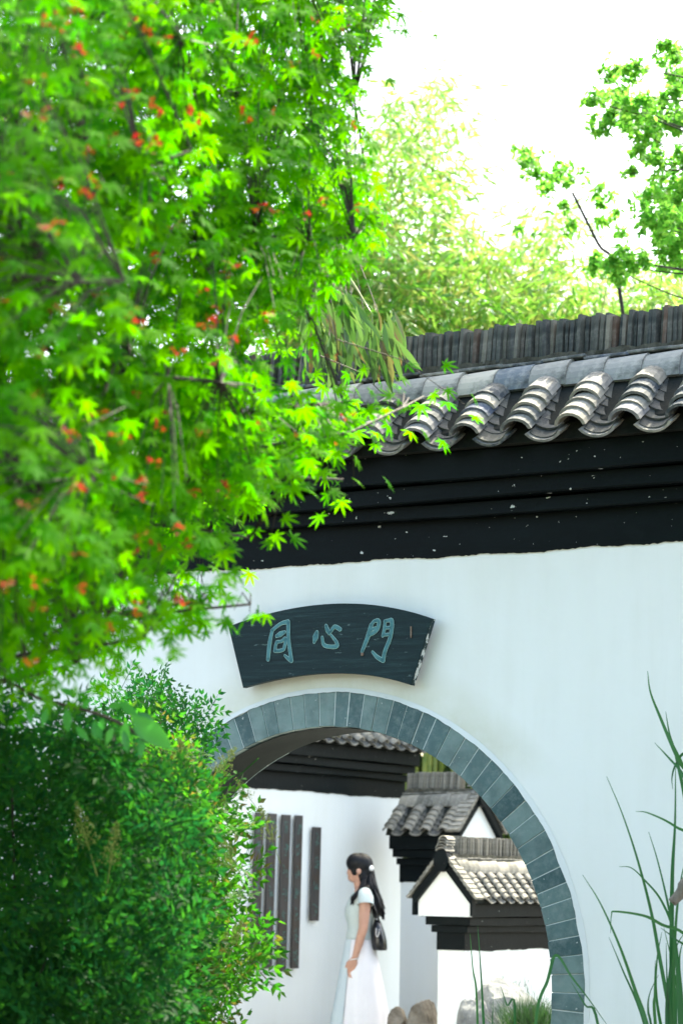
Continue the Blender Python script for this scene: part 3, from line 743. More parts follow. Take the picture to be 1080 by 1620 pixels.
# knit top (lofted) with cap sleeves
def loft(rows, n=36, fold=None):
    """rows: (cx, cy, z, rx, ry)"""
    bm = bmesh.new(); prev = None
    for ri, (cx, cy, z, rx, ry) in enumerate(rows):
        cur = []
        for k in range(n):
            a = 2*PI*k/n; f = 1+(fold(ri/(len(rows)-1), a) if fold else 0)
            cur.append(bm.verts.new((cx+rx*math.cos(a)*f, cy+ry*math.sin(a)*f, z)))
        if prev:
            for k in range(n): bm.faces.new((prev[k], prev[(k+1) % n], cur[(k+1) % n], cur[k]))
        prev = cur
    return bm
rows = []
for (xa, xb, y, ry) in ((549, 592.5, 1486, .132), (548.8, 592, 1480, .130), (551.0, 589, 1470, .116), (550.5, 590, 1460, .122), (547.2, 593.5, 1450, .136), (546.4, 594.5, 1443, .140), (546.8, 595, 1436, .146), (549.5, 595, 1428, .150), (553, 594, 1420, .158), (557.5, 591.5, 1413, .150), (562, 587, 1408, .105)):
    p = wl((xa+xb)/2, y); rows.append((p.x, 0, p.z, (xb-xa)/2/PPM, ry))
bm = loft(rows, 40, lambda t, a: .012*math.sin(a*9+t*7)*(1-t))
o = from_bm('top', bm, TOP, woman, smooth=True); sm_ = o.modifiers.new('s', 'SOLIDIFY'); sm_.thickness = .004
for sy, x0 in ((-1, 581), (1, 573)):
    bm = bmesh.new(); P = [wl(x0-5, 1410, .085*sy), wl(x0-2, 1413, .13*sy), wl(x0+.5, 1420, .163*sy), wl(x0+1, 1430, .178*sy)]
    tube(bm, P, [.030, .052, .060, .062], 16, cap=False); from_bm('sleeve', bm, TOP, woman, smooth=True)
# skirt with folds: white cloth and a pale blue panel laid over the front
rows = []
for i in range(15):
    t = i/14; y = 1484+t*184; xa = 549.5-(t**.9)*29; xb = 592+(t**.9)*38; p = wl((xa+xb)/2, y)
    rows.append((p.x, 0, p.z, (xb-xa)/2/PPM, .140+.17*t))
bm = loft(rows, 96, lambda t, a: t*(.040*math.sin(a*7+1.2)+.022*math.sin(a*15+2*t)))
from_bm('skirt', bm, SKIRT, woman, smooth=True)
bm = bmesh.new(); prev = None
for i in range(15):
    t = i/14; cx, cy, z, rx, ry = rows[i]; cur = []
    for k in range(13):
        a = PI*.86+(PI*.47)*k/12; f = 1.035+t*(.040*math.sin(a*9)+.01)
        cur.append(bm.verts.new((cx+rx*math.cos(a)*f, cy+ry*math.sin(a)*f, z+.003)))
    if prev:
        for k in range(12): bm.faces.new((prev[k], prev[k+1], cur[k+1], cur[k]))
    prev = cur
from_bm('skirt_panel', bm, SKIRT2, woman, smooth=True)
# hair: cap, long tail, lock over the shoulder
bm = bmesh.new()
ell(bm, wl(570.5, 1370), (.094, .080, .098)); ell(bm, wl(563, 1366, -.012), (.078, .074, .078)); ell(bm, wl(577, 1379), (.068, .066, .082)); ell(bm, wl(578, 1393, .0), (.046, .060, .085)); ell(bm, wl(583, 1384), (.045, .05, .06))
ell(bm, wl(562.5, 1374, -.056), (.034, .018, .060), (0, .15, 0)); ell(bm, wl(575, 1388, -.052), (.034, .024, .075), (0, -.2, 0)); ell(bm, wl(559, 1368, -.03), (.050, .040, .050))
o = remesh_obj('hair', bm, HAIRM, woman, .007, 3)
bm = bmesh.new(); hr = random.Random(4)
for k in range(64):
    a = wl(585+hr.uniform(-3, 3), 1376+hr.uniform(-2, 6), hr.uniform(-.03, .03)); sway = hr.uniform(-1, 1)
    b = wl(589+sway*7, 1405, hr.uniform(-.075, .045)-.02); c = wl(594+sway*11+hr.uniform(-3, 3), 1430, hr.uniform(-.09, .05)-.03); d = wl(598+sway*11+hr.uniform(-4, 6), 1450+hr.uniform(-16, 4), hr.uniform(-.06, .05)-.03)
    tube(bm, spline([a, b, c, d], 4), [.011, .012, .012, .012, .012, .011, .011, .011, .010, .009, .008, .006, .0015], 5)
for k in range(16):
    a = wl(578+hr.uniform(-3, 3), 1385, -.06+hr.uniform(-.01, .01)); b = wl(573+hr.uniform(-2, 3), 1405, -.11+hr.uniform(-.02, .02)); c = wl(563.5+hr.uniform(-3, 3), 1418, -.155+hr.uniform(-.01, .02)); d = wl(560+hr.uniform(-3, 2), 1431+hr.uniform(-5, 2), -.150)
    tube(bm, spline([a, b, c, d], 4), [.010]*8+[.009, .008, .006, .004, .001], 5)
for k in range(7):
    a = wl(583+hr.uniform(-3, 3), 1398, -.08); b = wl(578+k*1.3, 1412, -.17); c = wl(582+k*1.4, 1430+hr.uniform(-8, 2), -.205)
    tube(bm, spline([a, b, c], 4), [.007]*5+[.006, .004, .003, .001], 5)
from_bm('ponytail', bm, HAIRM, woman, smooth=True)
bm = bmesh.new(); ell(bm, wl(587, 1374, -.03), (.020, .035, .024), sub=2); from_bm('hair_clip', bm, m_plain('white_clip', (.85, .85, .85), .4), woman, smooth=True)
bm = bmesh.new(); 
for k in range(24):
    pass
c = wl(565.3, 1513.5, -.175); pts = [c+Vector((.031*math.cos(a), .031*math.sin(a), .006*math.cos(a))) for a in [2*PI*k/20 for k in range(21)]]
tube(bm, pts, .0042, 6, cap=False); from_bm('bracelet', bm, m_plain('silver', (.75, .75, .75), .25), woman, smooth=True)
# bag: a thing of its own, carried on the back
BAG = m_plain('black_leather', (.006, .007, .009), .22, (.012, .013, .016), 30, .6, .3)
bag = empty('handbag', (woman.location.x, woman.location.y, GROUND_W), R(-6)); tag(bag, 'small glossy black backpack-style bag hanging at the woman’s back', 'bag')
rows = []
for (xa, xb, y, ry) in ((591, 613, 1500, .07), (589, 614, 1496, .088), (588, 613, 1485, .09), (588, 610.5, 1475, .085), (589.5, 607, 1465, .07), (592, 604, 1457, .05), (594, 601, 1453, .03)):
    p = wl((xa+xb)/2, y); rows.append((p.x, -.03, p.z, (xb-xa)/2/PPM, ry))
bm = loft(rows, 24); bmesh.ops.holes_fill(bm, edges=[e for e in bm.edges if e.is_boundary]); o = from_bm('bag_body', bm, BAG, bag, smooth=True)
bm = bmesh.new(); tube(bm, spline([wl(594, 1455, -.05), wl(598, 1449, -.06), wl(601, 1456, -.05)], 6), .006, 6); from_bm('handle', bm, BAG, bag, smooth=True)
bm = bmesh.new(); tube(bm, spline([wl(603, 1458, -.10), wl(598, 1440, -.14), wl(588, 1418, -.13), wl(578, 1409, -.09)], 6), .007, 6); from_bm('strap', bm, BAG, bag, smooth=True)
bm = bmesh.new(); tube(bm, spline([wl(598, 1466, -.125), wl(598, 1476, -.128), wl(601, 1478, -.128), wl(603, 1467, -.125)], 5), .0035, 6); from_bm('buckle', bm, m_plain('steel', (.7, .7, .7), .2), bag, smooth=True)

# ------------------------------------------------------------------ leaf shapes
def maple_geo():
    V = [(0, 0, 0)]; Fc = []; sh = []
    for a, l in ((-118, .42), (-78, .72), (-38, .92), (0, 1.0), (38, .92), (78, .72), (118, .42)):
        ar = R(a); i = len(V)
        for aa, rr in ((a-15, .40*l), (a-7.5, .68*l), (a, l), (a+7.5, .68*l), (a+15, .40*l)):
            x, y = rr*math.sin(R(aa)), rr*math.cos(R(aa)); V.append((x, y, -.30*rr*rr+(0.04 if aa == a else 0)))
        V.append((.25*l*math.sin(ar), .25*l*math.cos(ar), .03))
        Fc += [[0, i, i+1, i+5], [0, i+5, i+3, i+4], [i+5, i+1, i+2], [i+5, i+2, i+3]]
        sh.append((i, i+4))
    for (a, b), (c, d) in zip(sh, sh[1:]):
        V.append(tuple((np.array(V[b])+np.array(V[c]))*.32)); Fc += [[0, b, len(V)-1], [0, len(V)-1, c]]
    V = np.array(V); return V, Fc
MV, MF = maple_geo()
def lance_geo(wd=.16, droop=.25, n=3):
    V = []; Fc = []
    prof = [0.0, .75, 1.0, .62] if n == 3 else [0.0, .8, .8]
    k = len(prof)
    for i, p in enumerate(prof):
        t = i/k; z = -droop*t*t
        V += [(-wd*p/2-.001, t, z+.04*p), (0, t, z), (wd*p/2+.001, t, z+.04*p)]
    V.append((0, 1, -droop))
    for i in range(k-1):
        a = 3*i; Fc += [[a, a+1, a+4, a+3], [a+1, a+2, a+5, a+4]]
    a = 3*(k-1); Fc += [[a, a+1, 3*k], [a+1, a+2, 3*k]]
    return np.array(V), Fc
LV, LF = lance_geo(.34, .18); BBV, BBF = lance_geo(.17, .35)
DV = np.array([(0, 0, 0), (.21, .45, .05), (0, 1, -.08), (-.21, .45, .05)]); DF = [[0, 1, 2], [0, 2, 3]]

def in_poly(x, y, P):
    c = False; j = len(P)-1
    for i in range(len(P)):
        xi, yi = P[i]; xj, yj = P[j]
        if (yi > y) != (yj > y) and x < (xj-xi)*(y-yi)/(yj-yi)+xi: c = not c
        j = i
    return c
def sample_poly(P, rs):
    xs = [p[0] for p in P]; ys = [p[1] for p in P]
    while True:
        x, y = rs.uniform(min(xs), max(xs)), rs.uniform(min(ys), max(ys))
        if in_poly(x, y, P): return x, y
BARK = m_wood('bark', (.008, .007, .006), (.026, .023, .018), 10)
TWIG = m_plain('twig_bark', (.010, .010, .006), .7, (.026, .020, .012), 30)

# ------------------------------------------------------------------ maple
MAPLE = m_leaf('maple_leaf', [(.014, .11, .004), (.028, .16, .003), (.048, .20, .002), (.075, .24, .003), (.014, .11, .008)],
               [(.04, .34, .004), (.09, .47, .003), (.14, .56, .004), (.18, .60, .006), (.05, .38, .008)], .52, .65, .03)
SEED = m_leaf('maple_seed', [(.24, .008, .007), (.30, .016, .018), (.26, .04, .007)], [(.32, .010, .010), (.40, .022, .026), (.36, .07, .012)], .4, .6, .1)
maple = empty('maple_tree', (-2.3, 5.6, 0)); tag(maple, 'big green maple leaning in from the left, with red winged seeds among star-shaped leaves', 'tree')
inv = -Vector(maple.location)
MP0 = [(-330, -120), (655, -120), (612, 10), (622, 45), (565, 55), (566, 110), (560, 190), (585, 215), (550, 300), (600, 355), (622, 375), (570, 395), (520, 420), (545, 470), (490, 500), (470, 530), (500, 565), (470, 590), (450, 620), (510, 640), (640, 652), (720, 655), (640, 680), (590, 690), (540, 730), (575, 772), (450, 795), (350, 820), (430, 858), (330, 885), (300, 930), (405, 972), (300, 985), (250, 1020), (190, 1060), (100, 1070), (60, 1120), (-330, 1150)]
MP = [(x-(68 if 530 < y < 660 else 42 if 440 < y < 1075 and x > 60 else 8), y-(12 if y > 700 else 0)) for x, y in MP0]
rs = random.Random(21)
# skeleton
trunk_pts = [Vector((-2.3, 5.6, -.1)), Vector((-2.25, 5.6, .9)), Vector((-2.15, 5.55, 1.8)), Vector((-2.0, 5.6, 2.8)), Vector((-1.9, 5.7, 3.8))]
bm = bmesh.new(); tube(bm, [p+inv for p in spline(trunk_pts, 5)], [.11-.003*i for i in range(21)], 10); from_bm('trunk', bm, BARK, maple, smooth=True)
skel = []
specs = [((560, 372), 6.4, 3), ((560, 150), 7.0, 3), ((600, 20), 7.6, 4), ((450, -60), 6.2, 4), ((350, 610), 5.6, 3), ((540, 640), 6.8, 2), ((540, 760), 6.8, 2), ((400, 850), 6.6, 2), ((380, 960), 6.5, 1), ((230, 1000), 5.9, 1), ((120, 1050), 5.6, 1), ((300, 240), 5.2, 3), ((480, 500), 7.4, 3), ((150, 760), 4.9, 2), ((200, 450), 4.8, 3), ((300, 60), 5.4, 4), ((500, 250), 7.9, 4), ((330, 720), 7.6, 2), ((200, 900), 7.4, 1), ((640, 650), 7.0, 2)]
for k, ((x, y), Y, ti) in enumerate(specs):
    e = px(x, y, Y); s0 = trunk_pts[ti]+Vector((0, 0, rs.uniform(-.4, .5)))
    mid = s0*.45+e*.55+Vector((0, rs.uniform(-.15, .15), rs.uniform(.05, .3)))
    P = spline([s0, s0*.75+mid*.25+Vector((0, 0, .10)), mid, e], 7)
    P = [p+Vector((rs.gauss(0, .008), rs.gauss(0, .008), rs.gauss(0, .008))) for p in P]
    bm = bmesh.new(); n_ = len(P); tube(bm, [p+inv for p in P], [.015*(1-i/n_)**.9+.0025 for i in range(n_)], 7); (from_bm('branch', bm, BARK, maple, smooth=True) if k not in (2, 3, 15, 16) else bm.free())
    skel += P
skel = [p for p in skel if to_px(p)[0] > -450]
sprays = []
for k in range(4300):
    x, y = sample_poly(MP, rs)
    if x < -150 and rs.random() < .6: continue
    fr_ = min(1, max(0, (x-50)/550))          # nearer at the left, farther at the tips
    Y = rs.choice((rs.uniform(4.4+2.2*fr_, 6.0+1.3*fr_), rs.uniform(5.4+1.1*fr_, 8.4)))
    if y > 930 and x < 300: Y = rs.uniform(5.0, 8.6)
    P = px(x, y, Y)
    # keep in front of the roof: the tree stays on our side of the wall
    if (P-C0).dot(Nw) < .75 and P.z < 4.2: P = px(x, y, Y*.8)
    sprays.append(P)
for k in range(750):      # the far side of the crown
    x, y = sample_poly(MP, rs)
    if -60 < x < 470: sprays.append(px(x, y, rs.uniform(7.6, 8.8) if y < 880 else rs.uniform(7, 8)))
sprays += [px(x, y, Y) for x, y, Y in ((655, 655, 7.4), (700, 650, 7.5), (735, 640, 7.6), (620, 665, 7.3), (640, 640, 7.3), (560, 770, 7.0), (530, 765, 7.0), (400, 858, 6.9), (425, 862, 6.9), (370, 965, 6.6), (395, 968, 6.6), (600, 345, 6.4), (605, 365, 6.4), (600, 15, 7.4), (625, 8, 7.4), (560, 50, 7.4), (585, 60, 7.4), (300, 975, 6.3), (330, 960, 6.3))]
sk = np.array([p[:] for p in skel]); ML = []; MD = []; MN = []; MS = []
bmt = bmesh.new()
for P in sprays:
    d2 = ((sk-np.array(P[:]))**2).sum(1); j = int(d2.argmin()); B = Vector(sk[j]); dist = math.sqrt(d2[j])
    if dist < .05: continue
    out = (P-B).normalized(); out = (out+Vector((.35, -.05, -.12))).normalized()
    if dist > .55: B = P-out*.45
    M_ = B*.5+P*.5+Vector((0, 0, .04))
    tube(bmt, [p+inv for p in (B, M_, P)], [.0026, .0018, .001], 3, cap=False)
    nl = rs.choice((4, 5, 6))
    small = 1.0 if to_px(P)[1] < 900 or to_px(P)[0] > 290 else .82
    for q in range(nl):
        c = P-out*rs.uniform(0, .14)+Vector((rs.gauss(0, .06), rs.gauss(0, .07), rs.gauss(0, .045)))
        dr = Vector((out.x+rs.gauss(0, .5), out.y+rs.gauss(0, .35), -.5+rs.gauss(0, .3)))
        nr = Vector((rs.gauss(.05, .3), -.62+rs.gauss(0, .28), .75+rs.gauss(0, .2)))
        ML.append(c+inv); MD.append(dr); MN.append(nr); MS.append(rs.uniform(.034, .058)*small)
o = from_bm('twigs', bmt, TWIG, maple); o['kind'] = 'stuff'
ML = np.array([v[:] for v in ML]); Mm = frames([v[:] for v in MD], [v[:] for v in MN], MS)
vis_ = []
for i, l in enumerate(ML):
    x, y = to_px(Vector(l)-inv); Y = l[1]-inv[1]
    vis_.append((0 <= x <= W and 0 <= y <= H, MS[i]/Y))
order = sorted(range(len(ML)), key=lambda i: (-vis_[i][0], -vis_[i][1]))
one = [scatter_mesh('leaf', MV*np.array([1, 1, k_]), MF, np.eye(3)[None], np.zeros((1, 3)), [.13*q]) for q, k_ in enumerate((1.0, .5, 1.5))]
for me in one: me.materials.append(MAPLE)
for i in order[:298]:
    o = link('leaf', one[i % 3], maple); mat_to_obj(o, Mm[i], ML[i])
rest = order[298:]
o = link('foliage', scatter_mesh('foliage', MV, MF, Mm[rest], ML[rest]), maple, MAPLE); o['kind'] = 'stuff'
# red seed wings
SV = np.array([(0, 0, 0), (.16, .25, .02), (.30, .8, 0), (.18, 1.0, 0), (.04, .6, .02), (-.16, .25, .02), (-.30, .8, 0), (-.18, 1.0, 0), (-.04, .6, .02)]); SF = [[0, 1, 2, 3, 4], [0, 8, 7, 6, 5]]
pm = scatter_mesh('seed_wings', SV, SF, np.array([np.array(Euler((rs.uniform(-1, 1), rs.uniform(-1, 1), rs.uniform(0, 6))).to_matrix())*rs.uniform(.8, 1.2) for _ in range(6)]), rng.normal(0, .30, (6, 3))); pm.materials.append(SEED)
for (x, y) in [(70, 35), (130, 25), (100, 20), (200, 145), (215, 215), (430, 172), (460, 98), (315, 180), (205, 25), (5, 270), (240, 225), (95, 290), (130, 305), (145, 300), (190, 685), (315, 680), (345, 575), (180, 745), (120, 770), (220, 850), (60, 915), (55, 960), (10, 930), (285, 950), (290, 945), (205, 500), (365, 535), (350, 485), (455, 525), (115, 375), (530, 560)]+[sample_poly(MP, rs) for _ in range(170)]:
    if x < 0: continue
    fr_ = min(1, max(0, (x-50)/550)); P = px(x+rs.uniform(-6, 6), y+rs.uniform(-6, 6), rs.uniform(4.2+2.1*fr_, 4.8+2.1*fr_)); sc = rs.uniform(.013, .022)
    link('seed_wings', pm, maple, None, P+inv, (rs.uniform(-.6, .6), rs.uniform(-.6, .6), rs.uniform(0, 6)), (sc, sc, sc))

# ------------------------------------------------------------------ nandina shrubs
def pinnate(seed, pairs=4, L=.30, leaf=.036, nl=5):
    r_ = random.Random(seed); D = []; Nn = []; P = []; S = []; bm = bmesh.new()
    tip = [Vector((0, L*t, -.05*t*t)) for t in np.linspace(0, 1, pairs+2)]
    tube(bm, tip, [.0016]*len(tip), 3, cap=False)
    axes = []
    for i, p in enumerate(tip[1:-1]):
        for sgn in (-1, 1):
            l = L*(.52-.09*i); d = Vector((sgn*.85, .55, rnd(-.15, .25))).normalized(); axes.append((p, d, l))
    axes.append((tip[-2], Vector((0, 1, -.1)).normalized(), L*.3))
    for p, d, l in axes:
        tube(bm, [p, p+d*l], [.001, .0007], 3, cap=False)
        n = max(3, int(l/.030))
        for k in range(n):
            t = (k+1)/n; c = p+d*l*t
            for sgn in (-1, 1):
                if k == n-1 and sgn == 1: dd = d
                else:
                    q = Vector((-d.y, d.x, 0))*sgn; dd = (d*.75+q*.8+Vector((0, 0, r_.uniform(-.35, .2)))).normalized()
                P.append(c[:]); D.append(dd[:]); Nn.append((r_.gauss(0, .3), r_.gauss(0, .3), 1)); S.append(leaf*r_.uniform(.75, 1.15))
    tw = bpy.data.meshes.new('x'); bm.to_mesh(tw); bm.free()
    Vv = [v.co[:] for v in tw.vertices]; Ff = [list(f.vertices) for f in tw.polygons]
    me = scatter_mesh('leaf_spray', DV, DF, frames(D, Nn, S), np.array(P))
    b2 = bmesh.new(); b2.from_mesh(me); b2.from_mesh(tw); b2.to_mesh(me); b2.free()
    return me, (np.array(P), frames(D, Nn, S))
def shrub(name, label, loc, mat, polys, n, sprays, Yr, group=None, up=.5, scale=1.0, side=.35, canes=14, height_px=1150):
    root = empty(name, loc); tag(root, label, 'shrub', group); inv = -Vector(loc)
    for me, _ in sprays: pass
    recs = []
    for k in range(n):
        P_ = rs.choices(polys, [a[1] for a in polys])[0][0]
        x, y = sample_poly(P_, rs); Y = rs.uniform(*Yr); p = px(x, y, Y)
        cx = (p.x-loc[0])*side
        d = Vector((cx+rs.gauss(0, .45), rs.gauss(-.25, .4), up+rs.gauss(0, .4))).normalized()
        nr = Vector((rs.gauss(0, .5), rs.gauss(-.5, .4), .8+rs.gauss(0, .3)))
        sc = rs.uniform(.7, 1.15)*scale
        M_ = frames([d[:]], [nr[:]], [sc])[0]; recs.append((p-d*.16*sc+inv, M_, rs.randrange(len(sprays)), Y))
    recs.sort(key=lambda r: r[3])
    mm = []
    for me, data in sprays:
        m2 = me.copy(); m2.materials.clear(); m2.materials.append(mat); mm.append(m2)
    for p, M_, i, Y in recs[:290]:
        o = link('leaf_spray', mm[i], root); mat_to_obj(o, M_, p)
    if len(recs) > 290:
        LL = []; MM = []
        for p, M_, i, Y in recs[290:]:
            Pl, Fm = sprays[i][1]; LL.append(Pl @ M_.T+np.array(p[:])); MM.append(np.einsum('ij,njk->nik', M_, Fm))
        o = link('foliage', scatter_mesh('foliage', DV, DF, np.concatenate(MM), np.concatenate(LL)), root, mat); o['kind'] = 'stuff'
    for k in range(canes):
        p, M_, i, Y = recs[rs.randrange(len(recs))]
        b = Vector((rs.gauss(0, .12), rs.gauss(0, .12), -.05)); e = Vector(p)
        bm = bmesh.new(); tube(bm, spline([b, Vector((b.x*.6+e.x*.4, b.y*.6+e.y*.4, e.z*.55)), e], 5), [.009-.0006*i for i in range(11)], 5); from_bm('cane', bm, TWIG, root, smooth=True)
    return root
NS = [pinnate(i, 4, .26+.03*(i % 3), .036) for i in range(5)]
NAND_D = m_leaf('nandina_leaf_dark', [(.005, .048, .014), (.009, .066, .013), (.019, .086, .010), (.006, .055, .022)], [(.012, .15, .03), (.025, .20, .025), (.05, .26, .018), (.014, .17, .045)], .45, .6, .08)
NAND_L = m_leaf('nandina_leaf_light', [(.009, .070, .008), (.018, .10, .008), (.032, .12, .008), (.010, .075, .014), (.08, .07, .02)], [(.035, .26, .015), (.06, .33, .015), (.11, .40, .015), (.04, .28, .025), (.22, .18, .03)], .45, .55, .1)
P_left = [(-150, 1230), (0, 1215), (20, 1160), (55, 1215), (120, 1225), (150, 1180), (185, 1235), (240, 1225), (280, 1250), (300, 1330), (280, 1620), (300, 1760), (-150, 1760)]
P_right = [(150, 1230), (240, 1170), (275, 1200), (295, 1190), (315, 1225), (300, 1330), (310, 1390), (318, 1480), (315, 1560), (310, 1640), (310, 1760), (150, 1760)]
P_rightedge = [(330, 1220), (350, 1250), (370, 1330), (400, 1380), (380, 1430), (405, 1500), (400, 1530), (360, 1570), (350, 1640), (300, 1640), (300, 1300)]
P_lefttop = [(-60, 1150), (20, 1110), (60, 1150), (110, 1130), (150, 1150), (200, 1170), (200, 1230), (-60, 1230)]
P_top = [(170, 1110), (195, 1080), (205, 1150), (240, 1060), (262, 1075), (290, 1130), (330, 1150), (310, 1200), (150, 1200)]
bl = px(60, 1400, 7.6); bl.z = 0; brr = px(270, 1400, 8.8); brr.z = 0; bt = px(200, 1400, 9.4); bt.z = 0
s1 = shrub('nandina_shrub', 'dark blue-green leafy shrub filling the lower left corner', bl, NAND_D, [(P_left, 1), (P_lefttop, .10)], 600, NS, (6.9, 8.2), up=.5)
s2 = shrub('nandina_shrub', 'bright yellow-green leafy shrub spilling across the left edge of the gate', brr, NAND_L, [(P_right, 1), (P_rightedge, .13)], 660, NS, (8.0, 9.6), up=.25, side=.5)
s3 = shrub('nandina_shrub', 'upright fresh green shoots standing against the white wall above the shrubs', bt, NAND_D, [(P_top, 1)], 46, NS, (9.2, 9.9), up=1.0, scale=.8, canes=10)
# flower panicles
BUD = m_plain('flower_bud', (.10, .17, .02), .7, (.22, .26, .05), 90)
r_ = random.Random(5)
def panicle_mesh(n=170):
    bm = bmesh.new()
    for k in range(n):
        t = r_.random(); a = r_.uniform(0, 2*PI); rad = .055*(1-t)*math.sqrt(r_.random())+.006
        c = Vector((rad*math.cos(a), rad*math.sin(a), .17*t)); bmesh.ops.create_icosphere(bm, subdivisions=1, radius=r_.uniform(.0022, .0036), matrix=Matrix.Translation(c))
        if k % 5 == 0: tube(bm, [Vector((0, 0, max(0, c.z-.03))), c], .0008, 3, cap=False)
    tube(bm, [Vector((0, 0, -.12)), Vector((0, 0, .16))], [.0022, .001], 4)
    me = bpy.data.meshes.new('flower_panicle'); bm.to_mesh(me); bm.free(); me.materials.append(BUD); return me
PM = panicle_mesh()
for root, lst in ((s1, [(140, 1320, 6.9), (175, 1350, 6.9)]), (s2, [(300, 1200, 8.1), (345, 1205, 8.2), (270, 1190, 8.2), (395, 1245, 8.6), (345, 1350, 8.0), (365, 1360, 8.0), (370, 1475, 8.0), (350, 1490, 8.0), (290, 1355, 8.0), (430, 1310, 8.6)])):
    for x, y, Y in lst:
        sc = rs.uniform(.5, .8); link('flower_panicle', PM, root, None, px(x, y+18, Y)-Vector(root.location), (rs.uniform(-.5, .5), rs.uniform(-.2, 1.1), rs.uniform(0, 6)), (sc, sc, sc))

# ------------------------------------------------------------------ broad-leaved climber in front of the wall, lower left
VINE = m_leaf('climber_leaf', [(.02, .12, .04), (.03, .17, .04), (.05, .20, .05)], [(.05, .4, .06), (.08, .5, .06), (.12, .55, .08)], .45, .35)
vl = px(-160, 1400, 6.2); vl.z = 0
vine = empty('climbing_plant', vl); tag(vine, 'thin dark stem with oval leaves and one large hanging leaf crossing the lower left wall', 'plant'); vi = -vl
P = spline([vl+vi, px(-120, 1300, 6.2)+vi, px(-20, 1090, 6.2)+vi, px(70, 1108, 6.2)+vi, px(150, 1128, 6.25)+vi, px(200, 1150, 6.3)+vi, px(235, 1175, 6.3)+vi], 6)
bm = bmesh.new(); tube(bm, P, [.008]*12+[.0045]*(len(P)-12), 6); from_bm('stem', bm, TWIG, vine, smooth=True)
lm = scatter_mesh('leaf', LV*np.array([1.2, 1, 1]), LF, np.eye(3)[None], np.zeros((1, 3)), [.4]); lm.materials.append(VINE)
for (x, y, dx, dy, s_) in ((45, 1115, .2, 1, .055), (75, 1120, -.3, 1, .05), (95, 1090, .8, .3, .05), (105, 1120, .1, 1, .06), (120, 1150, .6, .6, .05), (150, 1140, .1, 1, .05), (152, 1145, .4, 1, .045), (170, 1120, .8, -.2, .05), (165, 1135, -.3, .8, .05), (190, 1110, .6, .5, .06), (200, 1140, -.1, 1, .075), (210, 1150, .8, .6, .06), (180, 1150, -.4, .8, .05), (195, 1155, .3, 1, .06), (130, 1125, .4, -.7, .04), (60, 1090, .5, .8, .045), (215, 1130, .8, .2, .05), (222, 1165, .1, 1, .06)):
    d = _R*dx-_U*dy+Vector((0, rs.uniform(-.4, .2), 0)); M_ = frames([d[:]], [(rs.gauss(0, .3), -1, .5)], [s_])[0]
    o = link('leaf', lm, vine); mat_to_obj(o, M_, px(x, y, rs.uniform(6.15, 6.3))+vi)
d = _R*.78-_U*.62; M_ = frames([d[:]], [(-.1, -1, .15)], [.135])[0]; o = link('leaf', lm, vine); mat_to_obj(o, M_, px(207, 1132, 6.1)+vi); o.name = 'large_leaf'

# ------------------------------------------------------------------ bamboo
BAM = m_leaf('bamboo_leaf', [(.04, .17, .02), (.07, .23, .025), (.12, .27, .035), (.20, .22, .05), (.04, .16, .04)], [(.18, .54, .05), (.27, .63, .07), (.37, .66, .10), (.48, .50, .14), (.15, .47, .10)], .45, .45)
BAMD = m_leaf('bamboo_leaf_old', [(.015, .045, .015), (.03, .08, .02), (.04, .09, .025), (.05, .10, .03), (.12, .08, .04)], [(.04, .12, .02), (.07, .18, .03), (.10, .22, .05), (.12, .24, .05), (.25, .16, .06)], .35, .4)
CULM = m_plain('bamboo_culm', (.10, .17, .03), .4, (.26, .28, .06), 12)
def bspray(seed):
    r = random.Random(seed); P = []; D = []; Nn = []; S = []
    for k in range(11):
        t = k/10; c = Vector((r.gauss(0, .03), .42*t, -.16*t*t+r.gauss(0, .02))); P.append(c[:]); sgn = 1 if k % 2 else -1
        D.append((sgn*r.uniform(.2, .9), r.uniform(.4, 1), r.uniform(-1.0, .0))); Nn.append((r.gauss(0, .6), r.gauss(0, .4), .8)); S.append(r.uniform(.11, .19))
    Fm = frames(D, Nn, S); return scatter_mesh('leaf_spray', BBV, BBF, Fm, np.array(P)), (np.array(P), Fm)
BS = [bspray(i) for i in range(6)]
for me, _ in BS: me.materials.append(BAM)
BP = [(430, 330), (545, 250), (575, 215), (640, 130), (700, 120), (735, 190), (712, 250), (745, 300), (735, 345), (760, 375), (800, 390), (830, 350), (850, 310), (895, 330), (905, 385), (935, 425), (975, 440), (1040, 400), (1090, 410), (1090, 540), (430, 620)]
BPlow = [(430, 420), (560, 400), (700, 390), (780, 420), (900, 450), (1000, 470), (1100, 450), (1100, 620), (430, 640)]
clumps = []
spots = [(470, 22.5), (560, 23.5), (640, 22.6), (700, 24.0), (760, 22.7), (830, 23.6), (900, 22.5), (970, 24.0), (1050, 22.8), (1130, 23.8)]
blab = ['bamboo clump behind the maple tips, left end of the grove', 'bamboo clump rising beside the maple above the roof', 'tall pale bamboo clump, highest of the grove above the ridge', 'bamboo clump leaning just right of the tallest one', 'bamboo clump at the dip in the grove skyline', 'bamboo clump under the small leafy tree, middle of the ridge', 'yellowish bamboo clump below the sparse tree branches', 'bamboo clump between the sparse tree and the right edge', 'low bamboo clump at the right edge above the tiles', 'bamboo clump passing out of the right edge of the picture']
perc = {i: [] for i in range(len(spots))}
for k in range(2700):
    poly = BP if rs.random() < .55 else BPlow
    x, y = sample_poly(poly, rs); i = min(range(len(spots)), key=lambda j: abs(spots[j][0]-x)+rs.uniform(0, 40)); perc[i].append((x, y, spots[i][1]+rs.uniform(-1.2, .9)))
